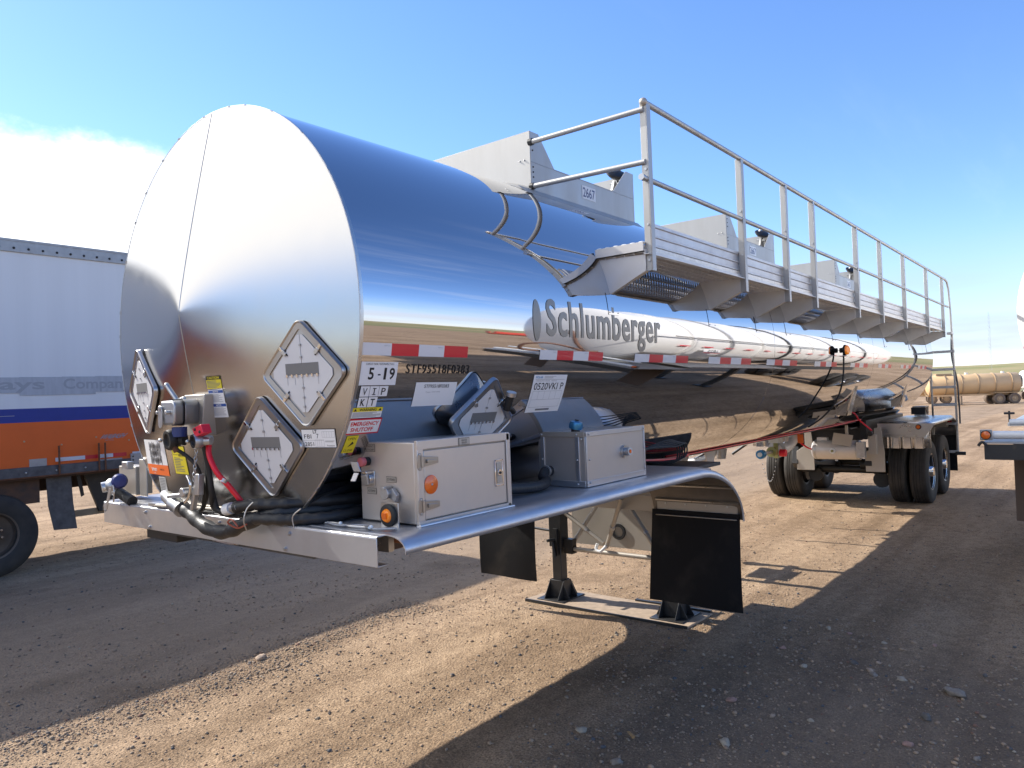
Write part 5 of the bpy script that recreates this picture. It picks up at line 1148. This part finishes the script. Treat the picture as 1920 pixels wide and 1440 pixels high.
for y in (NY + .55, NY - .55): MB().box(NX + 4.2, NX + 4.34, y - .06, y + .06, .05, 1.3, 'black_steel').box(NX + 4.1, NX + 4.44, y - .15, y + .15, .02, .05, 'black_steel').build('landing_leg', NT)
put_wheel(NT, NX + 10.2, NY - 1.22); put_wheel(NT, NX + 11.5, NY - 1.22); put_wheel(NT, NX + 10.2, NY + 1.22, True); put_wheel(NT, NX + 11.5, NY + 1.22, True)
NY = NY_
for pts in ([(NX - .15, NY - .1, 2.3), (NX - .35, NY + .05, 2.6), (NX - .3, NY + .1, 2.1), (NX - .2, NY + .2, 1.75)], [(NX - .3, NY + .3, 1.75), (NX - .8, NY + .1, 2.0), (NX - 1.05, NY - .2, 1.9), (NX - .9, NY - .3, 1.62), (NX - .2, NY - .2, 1.62)], [(NX - .2, NY + .4, 1.8), (NX - .5, NY + .2, 1.72), (NX - .8, NY + .0, 1.60), (NX - .3, NY - .4, 1.62)]):
    MB().tube(pts, .03, 'brown_hose').build('hose', NT)
s = Sheet(); s.rect(0, 0, .55, .16, 'white_label'); s.rect(0, 0, .55, .02, 'red_ink', 1); s.text('1825', .08, .04, .42, .13, 'black_ink', 1, .05); s.lay(plane_map((NX + 1.9, NY + NR + .004, 2.05), (-1, 0, 0), (0, 0, 1)), 'number_sticker', NT, cut=None)
MB().lathe([(0, .12), (.14, .12), (.14, .06)], (NX + 6.3, NY, NZ + NR - .02), (0, 0, 1), 20, 'white_paint').build('vent', NT)

# ================================================================ WHITE AND ORANGE BOX TRAILER ON THE LEFT
VT = thing('box_trailer', 'white box trailer with blue and orange lower bands at the left edge', 'box trailer', (-1, 12, 0))
vy0, vy1, va, vb_, vz0, vz1 = 10.70, 13.28, -7.5, 6.15, 1.25, 4.20
mb = MB(); mb.box(va, vb_, vy0 + .004, vy1, vz0 + .02, vz1 - .02, 'van_white'); mb.build('cargo_body', VT, bevel=.02)
for z0, z1, m_, nm, pr in ((1.90, 2.075, 'van_blue', 'blue_band', .003), (1.335, 1.90, 'van_orange', 'orange_band', .003), ):
    MB().box(va + .02, vb_ - .01, vy0 + .004 - pr, vy0 + .004, z0, z1, m_).build(nm, VT)
mb = MB(); mb.box(va, vb_ + .01, vy0 - .016, vy0 + .004, 4.055, 4.215, 'van_rail'); mb.box(va, vb_ + .01, vy0 - .022, vy0 - .016, 4.19, 4.22, 'van_rail'); tr_ = mb.build('top_rail', VT, bevel=.004)
mb = MB(); x = va + .1
while x < vb_: mb.sphere((x, vy0 - .018, 4.105), .016, 'black_ink', n=8); x += .165
mb.build('rail_rivet', tr_)
mb = MB(); mb.box(va, vb_ - 1.3, vy0 - .03, vy0 + .004, 1.20, 1.335, 'van_dark'); mb.box(vb_ - 1.3, vb_, vy0 - .022, vy0 + .004, 1.20, 1.40, 'van_rail'); mb.box(va, vb_, vy0 - .04, vy0 - .03, 1.195, 1.215, 'rust'); br_ = mb.build('bottom_rail', VT, bevel=.003)
mb = MB()
for k in range(34): mb.sphere((va + .2 + k * .35, vy0 - .032, 1.265), .013, 'galv', n=8)
for k in range(10):
    for z in (1.26, 1.31, 1.36): mb.sphere((vb_ - 1.27 + k * .11, vy0 - .024, z), .011, 'black_ink', n=7)
mb.build('rail_rivet', br_)
mb = MB()
for k in range(30):
    x = va + .3 + k * .43; mb.sphere((x, vy0 - .001, 1.64 + (.02 if k % 2 else -.05)), .012, 'tan_paint', n=7)
mb.build('wall_rivet', VT)
s = Sheet(); x = 0
MPv = plane_map((0, vy0 - .0015, 0), (1, 0, 0), (0, 0, 1))
s = Sheet(); a = va + 5
random.seed(3)
while a < 4.95:
    b = a + random.uniform(.3, .6); s.rect(a, 2.245 + random.uniform(-.02, .03), b, 2.475 + random.uniform(-.03, .03), 'van_patch'); a = b
s.text('Freightways', 1.85, 2.275, 3.80, 2.455, 'ghost_text', 1, .02); s.text('Company', 4.02, 2.275, 4.88, 2.455, 'ghost_text', 1, .02); s.lay(MPv, 'overpainted_lettering', VT, cut=None, base=.002)
s = Sheet(); s.text('WABASH', 4.43, 1.628, 4.75, 1.690, 'pale_ink', 0, .06, .25); s.text('NATIONAL', 4.52, 1.602, 4.64, 1.616, 'pale_ink', 0); s.lay(plane_map((.0, vy0 - .003, 0), (1, 0, 0), (0, 0, 1)), 'maker_lettering', VT, cut=None, base=.004)
s = Sheet()
for k in range(5): s.rect(4.0 + k * .18 * 1.0, 1.375, 4.0 + (k + 1) * .18, 1.425, 'reflect_white' if k in (0, 1, 3) else 'reflect_red')
s.rect(4.98, 1.375, 5.6, 1.425, 'reflect_white'); s.rect(4.55, 1.30, 4.84, 1.355, 'van_rail'); s.lay(plane_map((-.10, vy0 - .003, 0), (1, 0, 0), (0, 0, 1)), 'reflective_tape', VT, cut=None, base=.004)
MB().box(3.60, 3.80, vy0 - .004, vy0 + .001, 1.33, 1.43, 'van_rail').build('placard_bracket', VT)
s = Sheet(); s.rect(2.9, 1.985, 3.45, 1.992, 'pale_ink'); s.lay(plane_map((0, vy0 - .0015, 0), (1, 0, 0), (0, 0, 1)), 'scratch', VT, cut=None)
for x in (3.93, 4.42, 4.50): MB().cyl((x, vy0 - .05, 1.20), (x, vy0 - .05, 1.58), .012, 'rust', n=8).build('strap_winch_rod', VT)
mb = MB(); mb.box(va, vb_, vy0 + .75, vy0 + .85, .95, 1.2, 'frame_brown'); mb.box(va, vb_, vy1 - .85, vy1 - .75, .95, 1.2, 'frame_brown'); mb.box(va, vb_, vy0 + .02, vy1 - .02, 1.17, 1.25, 'frame_brown')
mb.box(1.4, 3.75, vy0 + .12, vy0 + .75, .86, 1.19, 'frame_brown'); mb.prism([(4.35, 1.19), (5.2, 1.19), (4.95, .86), (4.75, .62), (4.55, .62)], (0, vy0 + .30, 0), (1, 0, 0), (0, 0, 1), (0, .05, 0), 'black_steel'); mb.box(4.1, 5.6, vy0 + .35, vy0 + .45, .58, .66, 'tan_dark')
mb.build('chassis_frame', VT)
mb = MB(); mb.prism([(3.82, 1.19), (4.12, 1.19), (4.14, .80), (4.18, .46), (3.90, .48), (3.84, .8)], (0, vy0 + .10, 0), (1, 0, 0), (0, 0, 1), (0, .012, 0), 'van_dark'); mb.prism([(0, 0), (.05, 0), (.10, -.3), (.06, -.32)], (4.22, vy0 + .2, 1.18), (1, 0, 0), (0, 0, 1), (0, .01, 0), 'black_steel'); mb.build('mud_flap', VT)
def dirty_wheel(parent, x, y, left=False):
    q = put_wheel(parent, x, y, left, WR, wpd)
    return q
for x in (3.20, 1.95): dirty_wheel(VT, x, vy0 + .03); dirty_wheel(VT, x, vy1 - .03, True)
for x in (-5.0,):
    for y in (vy0 + .6, vy1 - .6): MB().box(x, x + .12, y - .06, y + .06, .03, 1.2, 'black_steel').build('landing_leg', VT)

# ================================================================ TAN TANKERS FAR BEHIND
def tan_tanker(x, y, rot, label, L=9.0, r=.98, zc=1.78, col='tan_paint', dome=True, z0=-.55):
    t = thing('distant_tanker', label, 'tank trailer', (x, y, z0)); cs_, sn = math.cos(rot), math.sin(rot)
    def W(a, b, z): return Vector((x + a * cs_ - b * sn, y + a * sn + b * cs_, z + z0))
    def part(mb, nm, par=t, **k): return mb.xf(lambda v: W(v.x, v.y, v.z)).build(nm, par, **k)
    sh_ = part(MB().lathe([(0, 0), (.03, r * .6), (.16, r * .93), (.25, r), (L - .25, r), (L - .16, r * .93), (L - .03, r * .6), (L, 0)], (0, 0, zc), (1, 0, 0), 48, col), 'tank_shell')
    k = .9
    while k < L: part(MB().lathe([(-.05, r), (-.04, r + .07), (.04, r + .07), (.05, r)], (k, 0, zc), (1, 0, 0), 40, 'tan_dark' if col == 'tan_paint' else 'pale_ink'), 'ring_stiffener'); k += 1.45
    for k in range(14):
        part(MB().box(.8 + k * .58, 1.0 + k * .58, -r - .012, -r + .02, zc - .05, zc + .0, 'red_ink'), 'reflector')
    part(MB().box(.5, L - .3, -.62, -.50, .86, 1.02, col).box(.5, L - .3, .5, .62, .86, 1.02, col).box(.6, 1.0, -.6, .6, .86, .98, 'tan_dark'), 'chassis_frame')
    part(MB().box(.2, 2.9, -1.25, -.65, 1.06, 1.10, col).box(.2, 2.9, .65, 1.25, 1.06, 1.10, col).box(.15, .2, -1.25, -.65, .8, 1.08, col), 'wheel_fender')
    for k in (.9, 2.2):
        for s_ in (-1, 1):
            part(MB().lathe([(-.26, .28), (-.27, .44), (-.22, .51), (.22, .51), (.27, .44), (.26, .28)], (k, s_ * .98, .51), (0, 1, 0), 36, 'wheel_dirty').lathe([(-.2, .30), (-.2, .12), (-.27, .10), (-.27, 0)], (k, s_ * .98, .51), (0, 1 * (1 if s_ < 0 else -1), 0), 28, 'tan_dark').lathe([(-.262, .30), (-.272, .50), (-.2, .515)], (k, s_ * .98, .51), (0, 1, 0), 36, 'tyre_rubber'), 'wheel')
    for s_ in (-.45, .45): part(MB().box(L - 3.0, L - 2.88, s_ - .06, s_ + .06, .05, .95, 'tan_dark').box(L - 3.1, L - 2.78, s_ - .14, s_ + .14, .02, .06, 'tan_dark'), 'landing_leg')
    if dome:
        for a in (1.4, 4.6): part(MB().cyl((a, 0, zc + r - .03), (a, 0, zc + r + .16), .16, 'white_gloss', n=14), 'vent')
        part(MB().box(L - 2.2, L - .8, -.4, .4, zc + r - .05, zc + r + .12, 'tan_dark'), 'manhole_box')
    mb = MB()
    for k in range(7): mb.box(L - 1.75, L - 1.35, -r - .10, -r - .06, .75 + k * .3, .79 + k * .3, col)
    for a in (L - 1.78, L - 1.32): mb.box(a, a + .04, -r - .11, -r - .05, .6, zc + r, col)
    part(mb, 'ladder'); part(MB().cyl((-.01, .1, zc + .05), (-.06, .1, zc + .05), .52, 'van_dark', n=24).box(-.09, -.06, -.35, .5, zc - .35, zc - .15, 'yellow'), 'rear_hatch')
    return t
tan_tanker(87, 6.45, R(180 - 64), 'tan tank trailer with a dark rear hatch parked far away at the right', L=8.2, r=1.0, zc=1.98)
tan_tanker(91, 12.4, R(180 - 78), 'second tan tank trailer far away, partly hidden behind the ladder', L=9.5, r=.95, zc=1.75)
tan_tanker(99, 7.2, R(-60), 'white tank trailer far away at the right edge behind the tan one', L=8, r=1.0, zc=2.2, col='white_paint', dome=False)
# radio mast on the hill, very faint
mast = MB()
mx, my = 620, 62
for dx, dy in ((-.6, -.6), (.6, -.6), (0, .7)): mast.cyl((mx + dx, my + dy, 5), (mx + dx * .4, my + dy * .4, 48), .035, 'galv', n=5)
for k in range(14): z = 6 + k * 3; mast.cyl((mx - .6, my - .6, z), (mx + .6, my - .6, z + 3), .03, 'galv', n=4).cyl((mx + .6, my - .6, z), (mx, my + .7, z + 3), .03, 'galv', n=4)
mo = mast.build('radio_mast'); mo['label'] = 'thin lattice radio mast standing on the far hill at the right'; mo['category'] = 'mast'
# red loads on the far side of the yard, behind the camera, mirrored in the shell
def red_flatbed(x, y, rot, label, L=11):
    t = thing('flatbed_trailer', label, 'flatbed trailer', (x, y, 0)); c_, s_ = math.cos(rot), math.sin(rot)
    f_ = lambda v: Vector((x + v.x * c_ - v.y * s_, y + v.x * s_ + v.y * c_, v.z))
    MB().box(0, L, -1.2, 1.2, 1.15, 1.35, 'red_steel').box(0, L, -.5, .5, .8, 1.15, 'black_steel').xf(f_).build('bed', t)
    MB().box(0, .1, -1.2, 1.2, 1.35, 2.3, 'red_steel').xf(f_).build('headboard', t)
    mb = MB()
    for k in range(4): mb.cyl((.8, -.9 + k * .6, 1.6), (L - .5, -.9 + k * .6, 1.6), .24, 'red_steel', n=14)
    for k in range(3): mb.cyl((.8, -.6 + k * .6, 2.02), (L - .5, -.6 + k * .6, 2.02), .24, 'red_steel', n=14)
    mb.xf(f_).build('pipe_load', t)
    for k in (1.2, 2.5):
        for q in (-1, 1): MB().lathe([(-.25, .28), (-.25, .5), (.25, .5), (.25, .28)], (L - k, q * .95, .5), (0, 1, 0), 28, 'tyre_rubber').xf(f_).build('wheel', t)
red_flatbed(58, -46, R(40), 'red flatbed trailer with a load of pipes, far off and mirrored in the tank side')
red_flatbed(70, -47, R(30), 'second red flatbed trailer with pipes, farther right in the tank side reflection', 14)
for o in list(wp.children) + [wp] + list(wpd.children) + [wpd]: bpy.data.objects.remove(o)
